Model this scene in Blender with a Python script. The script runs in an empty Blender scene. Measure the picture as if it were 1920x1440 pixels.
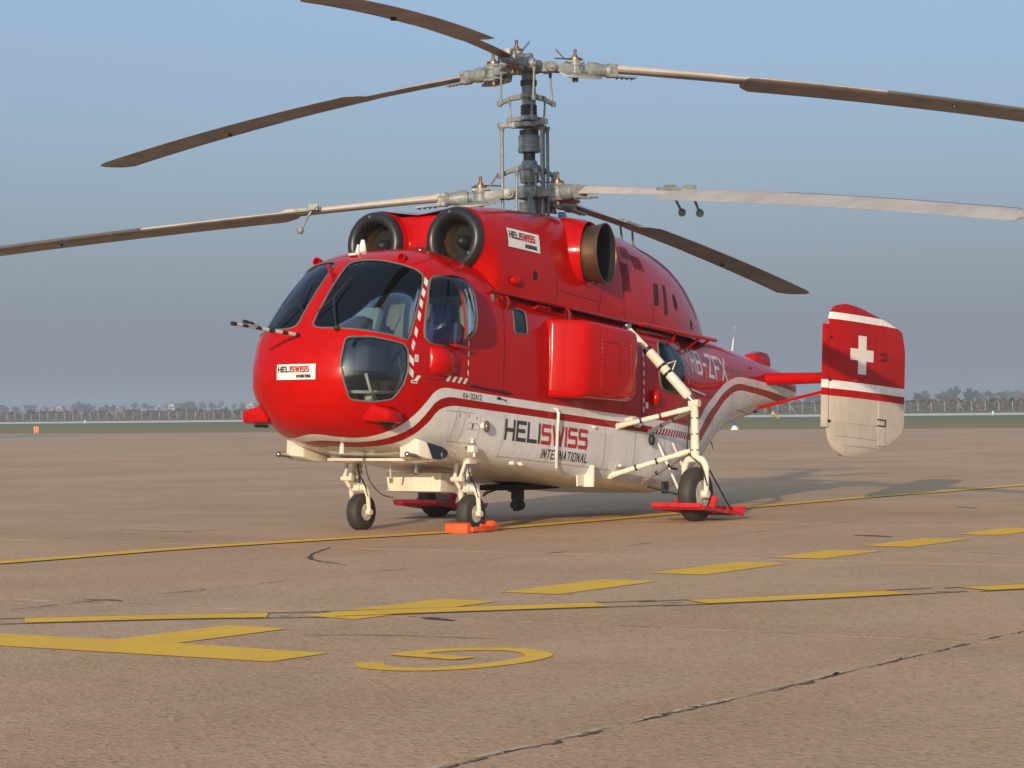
import bpy, bmesh, math, random
from mathutils import Vector, Matrix
from mathutils.bvhtree import BVHTree
R = math.radians
random.seed(7)
sc = bpy.context.scene
COL = sc.collection

# ------------------------------------------------------------------ camera
cam_d = bpy.data.cameras.new('camera')
cam = bpy.data.objects.new('camera', cam_d)
COL.objects.link(cam)
CAM_POS = Vector((23.6799, 14.13109, 1.19845))
_yaw, _pit, _rol = -2.58304, 0.01361, -0.00976
_F = Vector((math.cos(_pit)*math.cos(_yaw), math.cos(_pit)*math.sin(_yaw), math.sin(_pit)))
_R0 = _F.cross(Vector((0, 0, 1))).normalized()
_U0 = _R0.cross(_F)
_Rv = _R0*math.cos(_rol) + _U0*math.sin(_rol)
_Uv = -_R0*math.sin(_rol) + _U0*math.cos(_rol)
_m = Matrix((_Rv, _Uv, -_F)).transposed().to_4x4()
_m.translation = CAM_POS
cam.matrix_world = _m
cam_d.sensor_fit = 'HORIZONTAL'
cam_d.sensor_width = 36.0
cam_d.lens = 4442.734/1920*36.0
cam_d.clip_start = 0.2
cam_d.clip_end = 20000
sc.camera = cam

# ------------------------------------------------------------------ sky, sun, exposure
SUN_AZ, SUN_EL = R(17.0), R(12.0)          # azimuth from +X towards +Y
w = bpy.data.worlds.new('World'); sc.world = w; w.use_nodes = True
nt = w.node_tree; nt.nodes.clear()
sky = nt.nodes.new('ShaderNodeTexSky'); sky.sky_type = 'NISHITA'; sky.sun_disc = False
sky.sun_elevation = SUN_EL
sky.sun_rotation = math.pi/2 - SUN_AZ
sky.altitude = 0; sky.air_density = 1.0; sky.dust_density = 6.0; sky.ozone_density = 4.5
bg = nt.nodes.new('ShaderNodeBackground'); bg.inputs['Strength'].default_value = 0.15
veil = nt.nodes.new('ShaderNodeMix'); veil.data_type = 'RGBA'; veil.blend_type = 'ADD'; veil.inputs['Factor'].default_value = 1.0   # even airlight of a hazy autumn morning over the whole dome
veil.inputs['B'].default_value = (0.206/0.15, 0.236/0.15, 0.286/0.15, 1)
wo = nt.nodes.new('ShaderNodeOutputWorld')
nt.links.new(sky.outputs[0], veil.inputs['A']); nt.links.new(veil.outputs['Result'], bg.inputs[0]); nt.links.new(bg.outputs[0], wo.inputs[0])
sun_d = bpy.data.lights.new('sun', 'SUN'); sun_d.energy = 4.5; sun_d.angle = R(0.55); sun_d.color = (1.0, 0.76, 0.53)
sun = bpy.data.objects.new('sun', sun_d); COL.objects.link(sun)
_sd = Vector((math.cos(SUN_EL)*math.cos(SUN_AZ), math.cos(SUN_EL)*math.sin(SUN_AZ), math.sin(SUN_EL)))
sun.rotation_euler = _sd.to_track_quat('Z', 'Y').to_euler()
sun.location = _sd*60
sc.view_settings.view_transform = 'Standard'; sc.view_settings.look = 'None'
sc.view_settings.exposure = 0.0; sc.view_settings.gamma = 1.0
sc.view_settings.use_curve_mapping = False

# ------------------------------------------------------------------ helpers
def lerp(a, b, t): return a + (b-a)*t
def pw(x, tab, smooth=True):
    """monotone cubic through (x, v) pairs in any order"""
    t = sorted(tab)
    if x <= t[0][0]: return t[0][1]
    if x >= t[-1][0]: return t[-1][1]
    n = len(t)
    for i in range(n-1):
        if t[i][0] <= x <= t[i+1][0]: break
    def d(k): return (t[k+1][1]-t[k][1])/(t[k+1][0]-t[k][0])
    def m(k):
        if k == 0: return d(0)
        if k == n-1: return d(n-2)
        a, b = d(k-1), d(k)
        return 0 if a*b <= 0 else 2*a*b/(a+b)
    h = t[i+1][0]-t[i][0]; s = (x-t[i][0])/h
    if not smooth: return lerp(t[i][1], t[i+1][1], s)
    return ((1+2*s)*(1-s)**2*t[i][1] + s*(1-s)**2*h*m(i) + s*s*(3-2*s)*t[i+1][1] + s*s*(s-1)*h*m(i+1))
def catmull(pts, per):
    out = []
    n = len(pts)
    for i in range(n-1):
        p0 = pts[max(i-1, 0)]; p1 = pts[i]; p2 = pts[i+1]; p3 = pts[min(i+2, n-1)]
        for k in range(per):
            t = k/per
            out.append(tuple(0.5*((2*b)+(-a+c)*t+(2*a-5*b+4*c-d)*t*t+(-a+3*b-3*c+d)*t**3) for a, b, c, d in zip(p0, p1, p2, p3)))
    out.append(tuple(pts[-1]))
    return out
def frame(d):
    d = Vector(d).normalized()
    a = Vector((0, 0, 1)) if abs(d.z) < 0.95 else Vector((1, 0, 0))
    u = d.cross(a).normalized(); v = u.cross(d).normalized()
    return d, u, v
PITCH = R(4.5)                              # the machine sits nose up
BODY = Matrix.Rotation(-PITCH, 4, 'Y')      # body -> world
INV = BODY.inverted()

class MB:
    def __init__(s): s.v = []; s.f = []; s.m = []; s.mi = 0
    def add(s, vs, fs):
        o = len(s.v); s.v += [Vector(p) for p in vs]
        s.f += [[i+o for i in f] for f in fs]; s.m += [s.mi]*len(fs)
        return s
    def loft(s, rings, close=True, cap0=False, cap1=False):
        n = len(rings[0]); vs = [p for r in rings for p in r]; fs = []
        for i in range(len(rings)-1):
            for j in range(n if close else n-1):
                a = i*n+j; b = i*n+(j+1) % n
                fs.append([a, b, b+n, a+n])
        if cap0: fs.append(list(range(n))[::-1])
        if cap1: fs.append([(len(rings)-1)*n+j for j in range(n)])
        return s.add(vs, fs)
    def tube(s, a, b, r0, r1=None, n=12, cap=True):
        r1 = r0 if r1 is None else r1
        a, b = Vector(a), Vector(b); d, u, v = frame(b-a)
        rg = lambda c, r: [c+(u*math.cos(2*math.pi*k/n)+v*math.sin(2*math.pi*k/n))*r for k in range(n)]
        return s.loft([rg(a, r0), rg(b, r1)], True, cap, cap)
    def path(s, pts, r, n=8, cap=True):
        pts = [Vector(p) for p in pts]; rings = []
        rr = r if isinstance(r, (list, tuple)) else [r]*len(pts)
        d, u, v = frame(pts[1]-pts[0])
        for i, p in enumerate(pts):
            t = (pts[min(i+1, len(pts)-1)]-pts[max(i-1, 0)]).normalized()
            u = (u - t*u.dot(t)).normalized(); v = t.cross(u)
            rings.append([p+(u*math.cos(2*math.pi*k/n)+v*math.sin(2*math.pi*k/n))*rr[i] for k in range(n)])
        return s.loft(rings, True, cap, cap)
    def loop(s, pts, r, n=6):
        pts = [Vector(p) for p in pts]; rings = []; N = len(pts)
        d, u, v = frame(pts[1]-pts[-1])
        for i, p in enumerate(pts):
            t = (pts[(i+1) % N]-pts[i-1]).normalized()
            u = (u - t*u.dot(t)).normalized(); v = t.cross(u)
            rings.append([p+(u*math.cos(2*math.pi*k/n)+v*math.sin(2*math.pi*k/n))*r for k in range(n)])
        rings.append(rings[0]); return s.loft(rings)
    def box(s, c, size, M=None, taper=None):
        x, y, z = [q/2 for q in size]
        vs = [Vector((a*x, b*y, e*z)) for e in (-1, 1) for b in (-1, 1) for a in (-1, 1)]
        if taper:
            for p in vs:
                if p.z > 0: p.x *= taper[0]; p.y *= taper[1]
        if M is not None: vs = [M @ p for p in vs]
        c = Vector(c); vs = [p+c for p in vs]
        return s.add(vs, [[0, 2, 3, 1], [4, 5, 7, 6], [0, 1, 5, 4], [2, 6, 7, 3], [0, 4, 6, 2], [1, 3, 7, 5]])
    def bar(s, a, b, wu, wv, up=(0, 0, 1)):
        a, b = Vector(a), Vector(b); d = (b-a).normalized(); up = Vector(up)
        u = d.cross(up).normalized(); v = u.cross(d)
        rg = lambda c: [c+u*wu/2+v*wv/2, c-u*wu/2+v*wv/2, c-u*wu/2-v*wv/2, c+u*wu/2-v*wv/2]
        return s.loft([rg(a), rg(b)], True, True, True)
    def lathe(s, prof, o, axis, n=24, cap=True):
        d, u, v = frame(axis); o = Vector(o)
        rings = [[o+d*h+(u*math.cos(2*math.pi*k/n)+v*math.sin(2*math.pi*k/n))*max(r, 1e-4) for k in range(n)] for r, h in prof]
        return s.loft(rings, True, cap, cap)
    def ball(s, c, r, sc3=(1, 1, 1), n=14, m=8):
        c = Vector(c)
        rings = [[c+Vector((r*sc3[0]*math.sin(math.pi*i/m)*math.cos(2*math.pi*k/n), r*sc3[1]*math.sin(math.pi*i/m)*math.sin(2*math.pi*k/n), r*sc3[2]*math.cos(math.pi*i/m))) for k in range(n)] for i in range(1, m)]
        s.loft(rings, True, True, True); return s
    def prism(s, poly, a, b):
        """poly: list of 3-D points, swept from +a to +b (vectors)"""
        a, b = Vector(a), Vector(b)
        r0 = [Vector(p)+a for p in poly]; r1 = [Vector(p)+b for p in poly]
        return s.loft([r0, r1], True, True, True)
    def mesh(s, name, world=False, bevel=0, sharp=35, weld=0, recalc=True):
        me = bpy.data.meshes.new(name)
        vs = [INV @ p for p in s.v] if world else s.v
        me.from_pydata([tuple(p) for p in vs], [], s.f)
        if any(s.m): me.polygons.foreach_set('material_index', s.m)
        bm = bmesh.new(); bm.from_mesh(me)
        if weld: bmesh.ops.remove_doubles(bm, verts=bm.verts, dist=weld)
        if recalc: bmesh.ops.recalc_face_normals(bm, faces=bm.faces)
        if bevel:
            ed = [e for e in bm.edges if len(e.link_faces) == 2 and e.calc_face_angle(0) > R(40)]
            bmesh.ops.bevel(bm, geom=ed, offset=bevel, segments=2, affect='EDGES', profile=0.6, clamp_overlap=True)
        bm.to_mesh(me); bm.free()
        finish(me, sharp)
        return me
    def build(s, name, mat, parent=None, **kw):
        me = s.mesh(name, **kw)
        for q in (mat if isinstance(mat, (list, tuple)) else [mat]): me.materials.append(q)
        return link(name, me, parent)
def finish(me, sharp=35):
    me.polygons.foreach_set('use_smooth', [True]*len(me.polygons))
    me.set_sharp_from_angle(angle=R(sharp)); me.update()
def link(name, me, parent=None):
    o = bpy.data.objects.new(name, me); COL.objects.link(o)
    if parent is not None: o.parent = parent
    return o
def tag(o, label=None, cat=None, group=None, kind=None):
    if label: o['label'] = label
    if cat: o['category'] = cat
    if group: o['group'] = group
    if kind: o['kind'] = kind
    return o

# ------------------------------------------------------------------ materials
MATS = {}
def mat(name, col, rough=0.5, metal=0.0, var=0.0, vscale=6.0, bump=0.0, bscale=60.0, coat=0.0, spec=0.5, dirt=None, stretch=(1, 1, 1)):
    if name in MATS: return MATS[name]
    m = bpy.data.materials.new(name); m.use_nodes = True; MATS[name] = m
    N = m.node_tree.nodes; L = m.node_tree.links; b = N['Principled BSDF']
    b.inputs['Base Color'].default_value = (*col, 1); b.inputs['Roughness'].default_value = rough
    b.inputs['Metallic'].default_value = metal; b.inputs['Specular IOR Level'].default_value = spec
    b.inputs['Coat Weight'].default_value = coat; b.inputs['Coat Roughness'].default_value = 0.08
    tc = N.new('ShaderNodeTexCoord'); mp = N.new('ShaderNodeMapping'); mp.inputs['Scale'].default_value = stretch
    L.new(tc.outputs['Object'], mp.inputs[0])
    if var:
        nz = N.new('ShaderNodeTexNoise'); nz.inputs['Scale'].default_value = vscale; nz.inputs['Detail'].default_value = 6
        nz.inputs['Roughness'].default_value = 0.65
        L.new(mp.outputs[0], nz.inputs['Vector'])
        mr = N.new('ShaderNodeMapRange'); mr.inputs['From Min'].default_value = 0.3; mr.inputs['From Max'].default_value = 0.7
        mr.inputs['To Min'].default_value = 0; mr.inputs['To Max'].default_value = 1
        L.new(nz.outputs[0], mr.inputs[0])
        mx = N.new('ShaderNodeMix'); mx.data_type = 'RGBA'
        d = dirt or tuple(c*(1-var) for c in col)
        mx.inputs['A'].default_value = (*d, 1); mx.inputs['B'].default_value = (*[min(1, c*(1+var*0.4)) for c in col], 1)
        L.new(mr.outputs[0], mx.inputs['Factor']); L.new(mx.outputs['Result'], b.inputs['Base Color'])
        rr = N.new('ShaderNodeMapRange'); rr.inputs['To Min'].default_value = min(1, rough+0.15*var+0.05); rr.inputs['To Max'].default_value = max(0.03, rough-0.1*var)
        L.new(nz.outputs[0], rr.inputs[0]); L.new(rr.outputs[0], b.inputs['Roughness'])
    if bump:
        nb = N.new('ShaderNodeTexNoise'); nb.inputs['Scale'].default_value = bscale; nb.inputs['Detail'].default_value = 4
        L.new(mp.outputs[0], nb.inputs['Vector'])
        bp = N.new('ShaderNodeBump'); bp.inputs['Strength'].default_value = bump; bp.inputs['Distance'].default_value = 0.02
        L.new(nb.outputs[0], bp.inputs['Height']); L.new(bp.outputs[0], b.inputs['Normal'])
    return m
# ------------------------------------------------------------------ fuselage shape (body frame: x forward, y port, z up)
X0 = 3.6
T_ZB = [(3.6,.47),(3.2,.45),(2.6,.42),(1.5,.37),(.5,.345),(-.3,.335),(-.9,.345),(-1.3,.375),(-1.8,.47),(-2.4,.68),(-3.0,1.03),(-3.5,1.25),(-4.4,1.5),(-5.2,1.70),(-5.7,1.79),(-5.86,1.87),(-5.92,1.96)]
T_ZT = [(3.6,2.67),(3.2,2.62),(2.6,2.40),(1.5,2.36),(-.9,2.36),(-1.8,2.40),(-2.4,2.42),(-3.0,2.42),(-3.5,2.39),(-4.4,2.32),(-5.2,2.25),(-5.7,2.19),(-5.86,2.12),(-5.92,2.02)]
T_W = [(3.6,1.0),(-.4,1.0),(-.9,.97),(-1.3,.90),(-1.8,.79),(-2.4,.69),(-3.0,.59),(-3.5,.51),(-4.4,.40),(-5.2,.33),(-5.7,.26),(-5.86,.17),(-5.92,.05)]
T_ZC = [(3.6,1.3),(-1.0,1.3),(-1.8,1.40),(-2.4,1.55),(-3.0,1.74),(-3.5,1.84),(-4.4,1.93),(-5.2,1.98),(-5.92,1.99)]
T_NL = [(3.6,3.6),(2.6,6.0),(-.9,6.0),(-1.8,3.6),(-3.0,2.5),(-5.5,2.2)]
T_NU = [(3.6,3.3),(2.6,4.6),(-.9,4.4),(-1.8,3.0),(-3.0,2.4),(-5.5,2.2)]
T_XF = [(.47,3.6),(.485,3.85),(.53,4.3),(.607,4.72),(.70,4.94),(.80,5.06),(.95,5.15),(1.1,5.19),(1.25,5.2),(1.5,5.17),(1.656,5.11),(2.0,4.87),(2.2,4.70),(2.4,4.5),(2.5,4.33),(2.6,4.06),(2.65,3.8),(2.67,3.6)]
T_P = [(.47,2.1),(.8,2.3),(1.2,2.95),(1.5,2.9),(1.83,2.6),(2.1,2.4),(2.4,2.2),(2.67,2.0)]
NK = 48
def spow(c, e): return math.copysign(abs(c)**e, c)
def section(x):
    zb, zt, w_, zc, nl, nu = [pw(x, t) for t in (T_ZB, T_ZT, T_W, T_ZC, T_NL, T_NU)]
    out = []
    for k in range(NK+1):
        a = -math.pi/2 + math.pi*k/NK
        n = nl if a < 0 else nu
        out.append((w_*abs(math.cos(a))**(2/n), zc + (zt-zc if a > 0 else zc-zb)*spow(math.sin(a), 2/n)))
    return out
def hull_rings(off=0.0):
    """closed rings from the tail forward; nose as columns of plan angle. returns list of half columns (port), tail -> nose centre"""
    cols = []
    xs = [-5.92,-5.9,-5.86,-5.78,-5.65,-5.45,-5.2,-4.8,-4.4,-4.0,-3.7,-3.4,-3.2,-3.0,-2.8,-2.6,-2.4,-2.2,-2.0,-1.8,-1.6,-1.4,-1.2,-1.0,-.8,-.5,-.2,.2,.6,1.0,1.4,1.8,2.2,2.6,2.9,3.15,3.4]
    for x in xs: cols.append([(x, y, z) for y, z in section(x)])
    s0 = section(X0)
    NP = 30
    for i in range(NP+1):
        ph = math.pi/2*(1-i/NP)
        col = []
        for y, z in s0:
            xf = pw(z, T_XF); p = pw(z, T_P)
            col.append((X0+(xf-X0)*abs(math.cos(ph))**(2/p), y*abs(math.sin(ph))**(2/p) if i < NP else 0.0, z))
        cols.append(col)
    return cols
def hull_mesh(name, off=0.0, thick=0.0):
    cols = hull_rings()
    bm = bmesh.new(); n = NK+1
    P = [[bm.verts.new(p) for p in c] for c in cols]
    S = [[bm.verts.new((p[0], -p[1], p[2])) for p in c] for c in cols]
    for i in range(len(cols)-1):
        for k in range(NK):
            bm.faces.new((P[i][k], P[i][k+1], P[i+1][k+1], P[i+1][k]))
            bm.faces.new((S[i][k+1], S[i][k], S[i+1][k], S[i+1][k+1]))
    for k in range(NK):
        bm.faces.new((P[0][k+1], P[0][k], S[0][k], S[0][k+1]))
    bmesh.ops.remove_doubles(bm, verts=bm.verts, dist=0.0008)
    bmesh.ops.dissolve_degenerate(bm, edges=bm.edges, dist=0.0004)
    bmesh.ops.recalc_face_normals(bm, faces=bm.faces)
    if off:
        bm.normal_update()
        for v in bm.verts: v.co += v.normal*off
    if thick:
        bm.normal_update()
        nrm = {v: v.normal.copy() for v in bm.verts}
        inner = {v: bm.verts.new(v.co - nrm[v]*thick) for v in list(bm.verts)}
        for f in list(bm.faces): bm.faces.new([inner[v] for v in reversed(f.verts)])
    me = bpy.data.meshes.new(name); bm.to_mesh(me); bm.free()
    return me
COWL = [
 (3.17,[(.60,2.465),(.72,2.525),(.835,2.66),(.868,2.82),(.832,2.98),(.71,3.11),(.51,3.168),(.30,3.14),(0,3.10)]),
 (2.97,[(.90,2.27),(.915,2.45),(.91,2.68),(.89,2.9),(.79,3.08),(.53,3.19),(.33,3.165),(.16,3.13),(0,3.12)]),
 (2.0,[(.95,2.25),(.95,2.5),(.93,2.78),(.88,3.04),(.74,3.22),(.52,3.29),(.32,3.27),(.16,3.22),(0,3.2)]),
 (1.2,[(.95,2.25),(.95,2.5),(.92,2.8),(.86,3.08),(.72,3.26),(.52,3.34),(.32,3.35),(.16,3.35),(0,3.35)]),
 (.4,[(.95,2.25),(.94,2.5),(.9,2.8),(.82,3.08),(.68,3.26),(.5,3.36),(.32,3.4),(.16,3.41),(0,3.41)]),
 (-.6,[(.92,2.25),(.9,2.5),(.84,2.78),(.74,3.03),(.6,3.2),(.44,3.29),(.28,3.33),(.14,3.345),(0,3.35)]),
 (-1.3,[(.85,2.25),(.82,2.5),(.75,2.75),(.65,2.97),(.52,3.13),(.38,3.23),(.24,3.28),(.12,3.3),(0,3.31)]),
 (-2.0,[(.7,2.25),(.67,2.45),(.61,2.65),(.52,2.83),(.42,2.97),(.31,3.06),(.2,3.11),(.1,3.135),(0,3.14)]),
 (-2.5,[(.5,2.25),(.48,2.38),(.43,2.5),(.37,2.6),(.3,2.67),(.22,2.72),(.14,2.75),(.07,2.765),(0,2.77)]),
 (-2.85,[(.3,2.25),(.28,2.29),(.25,2.32),(.21,2.345),(.17,2.36),(.13,2.375),(.08,2.385),(.04,2.39),(0,2.39)])]
def cowl_rings():
    out = []
    xs = [3.17,3.13,3.08,3.03,2.97,2.9]+[2.8-0.141*i for i in range(41)]
    for x in xs:
        sec = [(pw(x, [(s[0], s[1][k][0]) for s in COWL]), pw(x, [(s[0], s[1][k][1]) for s in COWL])) for k in range(9)]
        sec = catmull(sec, 4)
        ring = [(x, y, z) for y, z in sec] + [(x, -y, z) for y, z in sec[-2::-1]]
        out.append(ring)
    return out
# ---END-HULL
# ------------------------------------------------------------------ paints
def grp_nodes(m): return m.node_tree.nodes, m.node_tree.links
RED = (0.43, 0.0026, 0.0012); WHITE = (0.72, 0.73, 0.72)
def zcurve(N, L, xs, pts, x0=-6.2, x1=5.6, zmax=2.5):
    fc = N.new('ShaderNodeFloatCurve'); c = fc.mapping.curves[0]
    P = sorted(((x-x0)/(x1-x0), z/zmax) for x, z in pts)
    P = [(0.0, P[0][1])]+P+[(1.0, P[-1][1])]
    while len(c.points) < len(P): c.points.new(0.5, 0.5)
    for q, p in zip(c.points, P): q.location = p; q.handle_type = 'AUTO_CLAMPED'
    fc.mapping.update(); L.new(xs, fc.inputs['Value'])
    ml = N.new('ShaderNodeMath'); ml.operation = 'MULTIPLY'; ml.inputs[1].default_value = zmax
    L.new(fc.outputs[0], ml.inputs[0]); return ml.outputs[0]
def paint_finish(m, colour_out, rough=0.22, grime=True):
    """weathering common to every painted skin: soft dirt, faint streaks, slight skin waviness"""
    N, L = grp_nodes(m); b = N['Principled BSDF']
    tc = N.new('ShaderNodeTexCoord')
    nz = N.new('ShaderNodeTexNoise'); nz.inputs['Scale'].default_value = 3.1; nz.inputs['Detail'].default_value = 8; nz.inputs['Roughness'].default_value = 0.7
    L.new(tc.outputs['Object'], nz.inputs['Vector'])
    mp = N.new('ShaderNodeMapping'); mp.inputs['Scale'].default_value = (9, 9, 1.1); L.new(tc.outputs['Object'], mp.inputs[0])
    ns = N.new('ShaderNodeTexNoise'); ns.inputs['Scale'].default_value = 2.0; ns.inputs['Detail'].default_value = 5; L.new(mp.outputs[0], ns.inputs['Vector'])
    mu = N.new('ShaderNodeMath'); mu.operation = 'MULTIPLY'; L.new(nz.outputs[0], mu.inputs[0]); L.new(ns.outputs[0], mu.inputs[1])
    mr = N.new('ShaderNodeMapRange'); mr.inputs['From Min'].default_value = 0.16; mr.inputs['From Max'].default_value = 0.36
    mr.inputs['To Min'].default_value = 0.30 if grime else 0.12; mr.inputs['To Max'].default_value = 0.0; L.new(mu.outputs[0], mr.inputs[0])
    mx = N.new('ShaderNodeMix'); mx.data_type = 'RGBA'; mx.blend_type = 'MULTIPLY'; mx.inputs['B'].default_value = (0.66, 0.61, 0.55, 1)
    L.new(mr.outputs[0], mx.inputs['Factor']); L.new(colour_out, mx.inputs['A']); L.new(mx.outputs['Result'], b.inputs['Base Color'])
    sn = N.new('ShaderNodeVectorMath'); sn.operation = 'SNAP'; sn.inputs[1].default_value = (0.62, 3.0, 0.47); L.new(tc.outputs['Object'], sn.inputs[0])
    wn = N.new('ShaderNodeTexWhiteNoise'); wn.noise_dimensions = '3D'; L.new(sn.outputs[0], wn.inputs['Vector'])
    pr = N.new('ShaderNodeMapRange'); pr.inputs['To Min'].default_value = 0.90; pr.inputs['To Max'].default_value = 1.05; L.new(wn.outputs['Value'], pr.inputs[0])
    hs = N.new('ShaderNodeHueSaturation'); L.new(pr.outputs[0], hs.inputs['Value']); L.new(mx.outputs['Result'], hs.inputs['Color']); L.new(hs.outputs[0], b.inputs['Base Color'])   # skins repainted at different times
    rr = N.new('ShaderNodeMapRange'); rr.inputs['To Min'].default_value = rough*.62+0.06; rr.inputs['To Max'].default_value = rough*.62-0.05
    L.new(nz.outputs[0], rr.inputs[0]); L.new(rr.outputs[0], b.inputs['Roughness'])
    n2 = N.new('ShaderNodeTexNoise'); n2.inputs['Scale'].default_value = 2.6; n2.inputs['Detail'].default_value = 2; L.new(tc.outputs['Object'], n2.inputs['Vector'])
    bp = N.new('ShaderNodeBump'); bp.inputs['Strength'].default_value = 0.30; bp.inputs['Distance'].default_value = 0.012
    L.new(n2.outputs[0], bp.inputs['Height']); L.new(bp.outputs[0], b.inputs['Normal'])
    b.inputs['Specular IOR Level'].default_value = 0.20; b.inputs['Coat Weight'].default_value = 0.0
def gt(N, L, a, b_):
    g = N.new('ShaderNodeMath'); g.operation = 'GREATER_THAN'
    L.new(a, g.inputs[0])
    if isinstance(b_, float): g.inputs[1].default_value = b_
    else: L.new(b_, g.inputs[1])
    return g.outputs[0]
def mixc(N, L, fac, a, b_):
    m = N.new('ShaderNodeMix'); m.data_type = 'RGBA'; L.new(fac, m.inputs['Factor'])
    for s, v in (('A', a), ('B', b_)):
        if isinstance(v, tuple): m.inputs[s].default_value = (*v, 1)
        else: L.new(v, m.inputs[s])
    return m.outputs['Result']
def hull_paint():
    m = bpy.data.materials.new('hull paint'); m.use_nodes = True; N, L = grp_nodes(m)
    tc = N.new('ShaderNodeTexCoord'); sp = N.new('ShaderNodeSeparateXYZ'); L.new(tc.outputs['Object'], sp.inputs[0])
    mr = N.new('ShaderNodeMapRange'); mr.inputs['From Min'].default_value = -6.2; mr.inputs['From Max'].default_value = 5.6; L.new(sp.outputs[0], mr.inputs[0])
    top = [(-5.9,1.93),(-5.2,1.955),(-4.37,1.968),(-3.75,1.965),(-3.4,1.94),(-3.0,1.855),(-2.58,1.683),(-2.17,1.484),(-1.87,1.265),(-1.74,1.19),(-1.6,1.172),(0,1.175),(2,1.172),(3.6,1.178),(3.95,1.18),(4.06,1.172),(4.165,1.135),(4.27,1.036),(4.36,.923),(4.437,.823),(4.52,.739),(4.585,.682),(4.64,.647),(4.72,.633),(4.8,.643),(4.92,.689),(5.05,.73)]
    wb = [(-5.9,1.82),(-5.2,1.85),(-4.37,1.87),(-3.75,1.872),(-3.45,1.86),(-3.0,1.753),(-2.48,1.509),(-2.2,1.36),(-1.98,1.19),(-1.85,1.10),(-1.7,1.09),(0,1.09),(2,1.09),(3.6,1.093),(3.85,1.095),(3.99,1.083),(4.13,1.036),(4.246,.905),(4.34,.767),(4.437,.681),(4.52,.623),(4.6,.598),(4.69,.603),(4.82,.642),(5.0,.68)]
    rb = [(-5.9,1.73),(-5.2,1.76),(-4.37,1.785),(-3.75,1.79),(-3.5,1.78),(-3.02,1.653),(-2.7,1.493),(-2.35,1.28),(-2.1,1.10),(-1.95,1.02),(-1.8,1.012),(0,1.012),(2,1.014),(3.6,1.013),(3.8,1.012),(3.93,.998),(4.07,.956),(4.173,.831),(4.26,.708),(4.341,.613),(4.41,.567),(4.48,.558),(4.65,.59),(5.0,.62)]
    ab = N.new('ShaderNodeMath'); ab.operation = 'ABSOLUTE'; L.new(sp.outputs[1], ab.inputs[0])
    low = N.new('ShaderNodeMath'); low.operation = 'LESS_THAN'; L.new(sp.outputs[2], low.inputs[0]); low.inputs[1].default_value = 0.80
    # round the chin the bands are set out in plan, along the sides in elevation
    XT = [(0,4.86),(.1,4.845),(.2,4.8),(.36,4.706),(.507,4.64),(.63,4.585),(.74,4.52),(.84,4.437),(.91,4.36),(.96,4.27),(1.0,4.2)]
    XW = [(0,4.715),(.15,4.685),(.35,4.597),(.553,4.52),(.718,4.437),(.839,4.34),(.93,4.246),(.98,4.13),(1,4.05)]
    XR = [(0,4.52),(.13,4.475),(.41,4.408),(.654,4.341),(.82,4.26),(.916,4.173),(.97,4.07),(1,3.95)]
    def band(zc, xc):
        a1 = gt(N, L, zcurve(N, L, mr.outputs[0], zc), sp.outputs[2]); a2 = gt(N, L, zcurve(N, L, ab.outputs[0], xc, 0.0, 1.0, 6.0), sp.outputs[0])
        m_ = N.new('ShaderNodeMix'); L.new(low.outputs[0], m_.inputs['Factor']); L.new(a1, m_.inputs['A']); L.new(a2, m_.inputs['B']); return m_.outputs['Result']
    a, b_, c_ = band(top, XT), band(wb, XW), band(rb, XR)
    x = mixc(N, L, a, RED, WHITE); x = mixc(N, L, b_, x, (0.35, 0.005, 0.003)); x = mixc(N, L, c_, x, WHITE)
    paint_finish(m, x); return m
def plain_paint(name, col, rough=0.22, grime=True):
    m = bpy.data.materials.new(name); m.use_nodes = True; N, L = grp_nodes(m)
    c = N.new('ShaderNodeRGB'); c.outputs[0].default_value = (*col, 1); paint_finish(m, c.outputs[0], rough, grime); return m
def fin_paint():
    m = bpy.data.materials.new('fin paint'); m.use_nodes = True; N, L = grp_nodes(m)
    tc = N.new('ShaderNodeTexCoord'); sp = N.new('ShaderNodeSeparateXYZ'); L.new(tc.outputs['Object'], sp.inputs[0])
    z = sp.outputs[2]
    x = mixc(N, L, gt(N, L, z, 1.745), (0.47, 0.43, 0.37), (0.35, 0.005, 0.003))
    x = mixc(N, L, gt(N, L, z, 1.840), x, WHITE); x = mixc(N, L, gt(N, L, z, 1.945), x, (0.35, 0.005, 0.003))
    x = mixc(N, L, gt(N, L, z, 2.735), x, WHITE); x = mixc(N, L, gt(N, L, z, 2.825), x, (0.35, 0.005, 0.003))
    paint_finish(m, x, 0.35); return m
def glass_mat(name, tint, refl=1.0):
    m = bpy.data.materials.new(name); m.use_nodes = True; N, L = grp_nodes(m)
    for n in list(N):
        if n.type == 'BSDF_PRINCIPLED': N.remove(n)
    o = [n for n in N if n.type == 'OUTPUT_MATERIAL'][0]
    t = N.new('ShaderNodeBsdfTransparent'); t.inputs[0].default_value = (*tint, 1)
    g = N.new('ShaderNodeBsdfGlossy'); g.inputs['Roughness'].default_value = 0.03; g.inputs[0].default_value = (0.9*refl, 0.95*refl, 1.0*refl, 1)
    f = N.new('ShaderNodeFresnel'); f.inputs[0].default_value = 1.5
    mx = N.new('ShaderNodeMixShader'); L.new(f.outputs[0], mx.inputs[0]); L.new(t.outputs[0], mx.inputs[1]); L.new(g.outputs[0], mx.inputs[2]); L.new(mx.outputs[0], o.inputs[0])
    return m
M_HULL = hull_paint(); M_RED = plain_paint('red paint', RED); M_DRED = plain_paint('darker red paint', (0.33, 0.004, 0.004), 0.3)
M_WHITE = plain_paint('white paint', (0.66, 0.63, 0.56), 0.3); M_CREAM = plain_paint('cream gear paint', (0.68, 0.64, 0.54), 0.32)
M_FIN = fin_paint()
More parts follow.
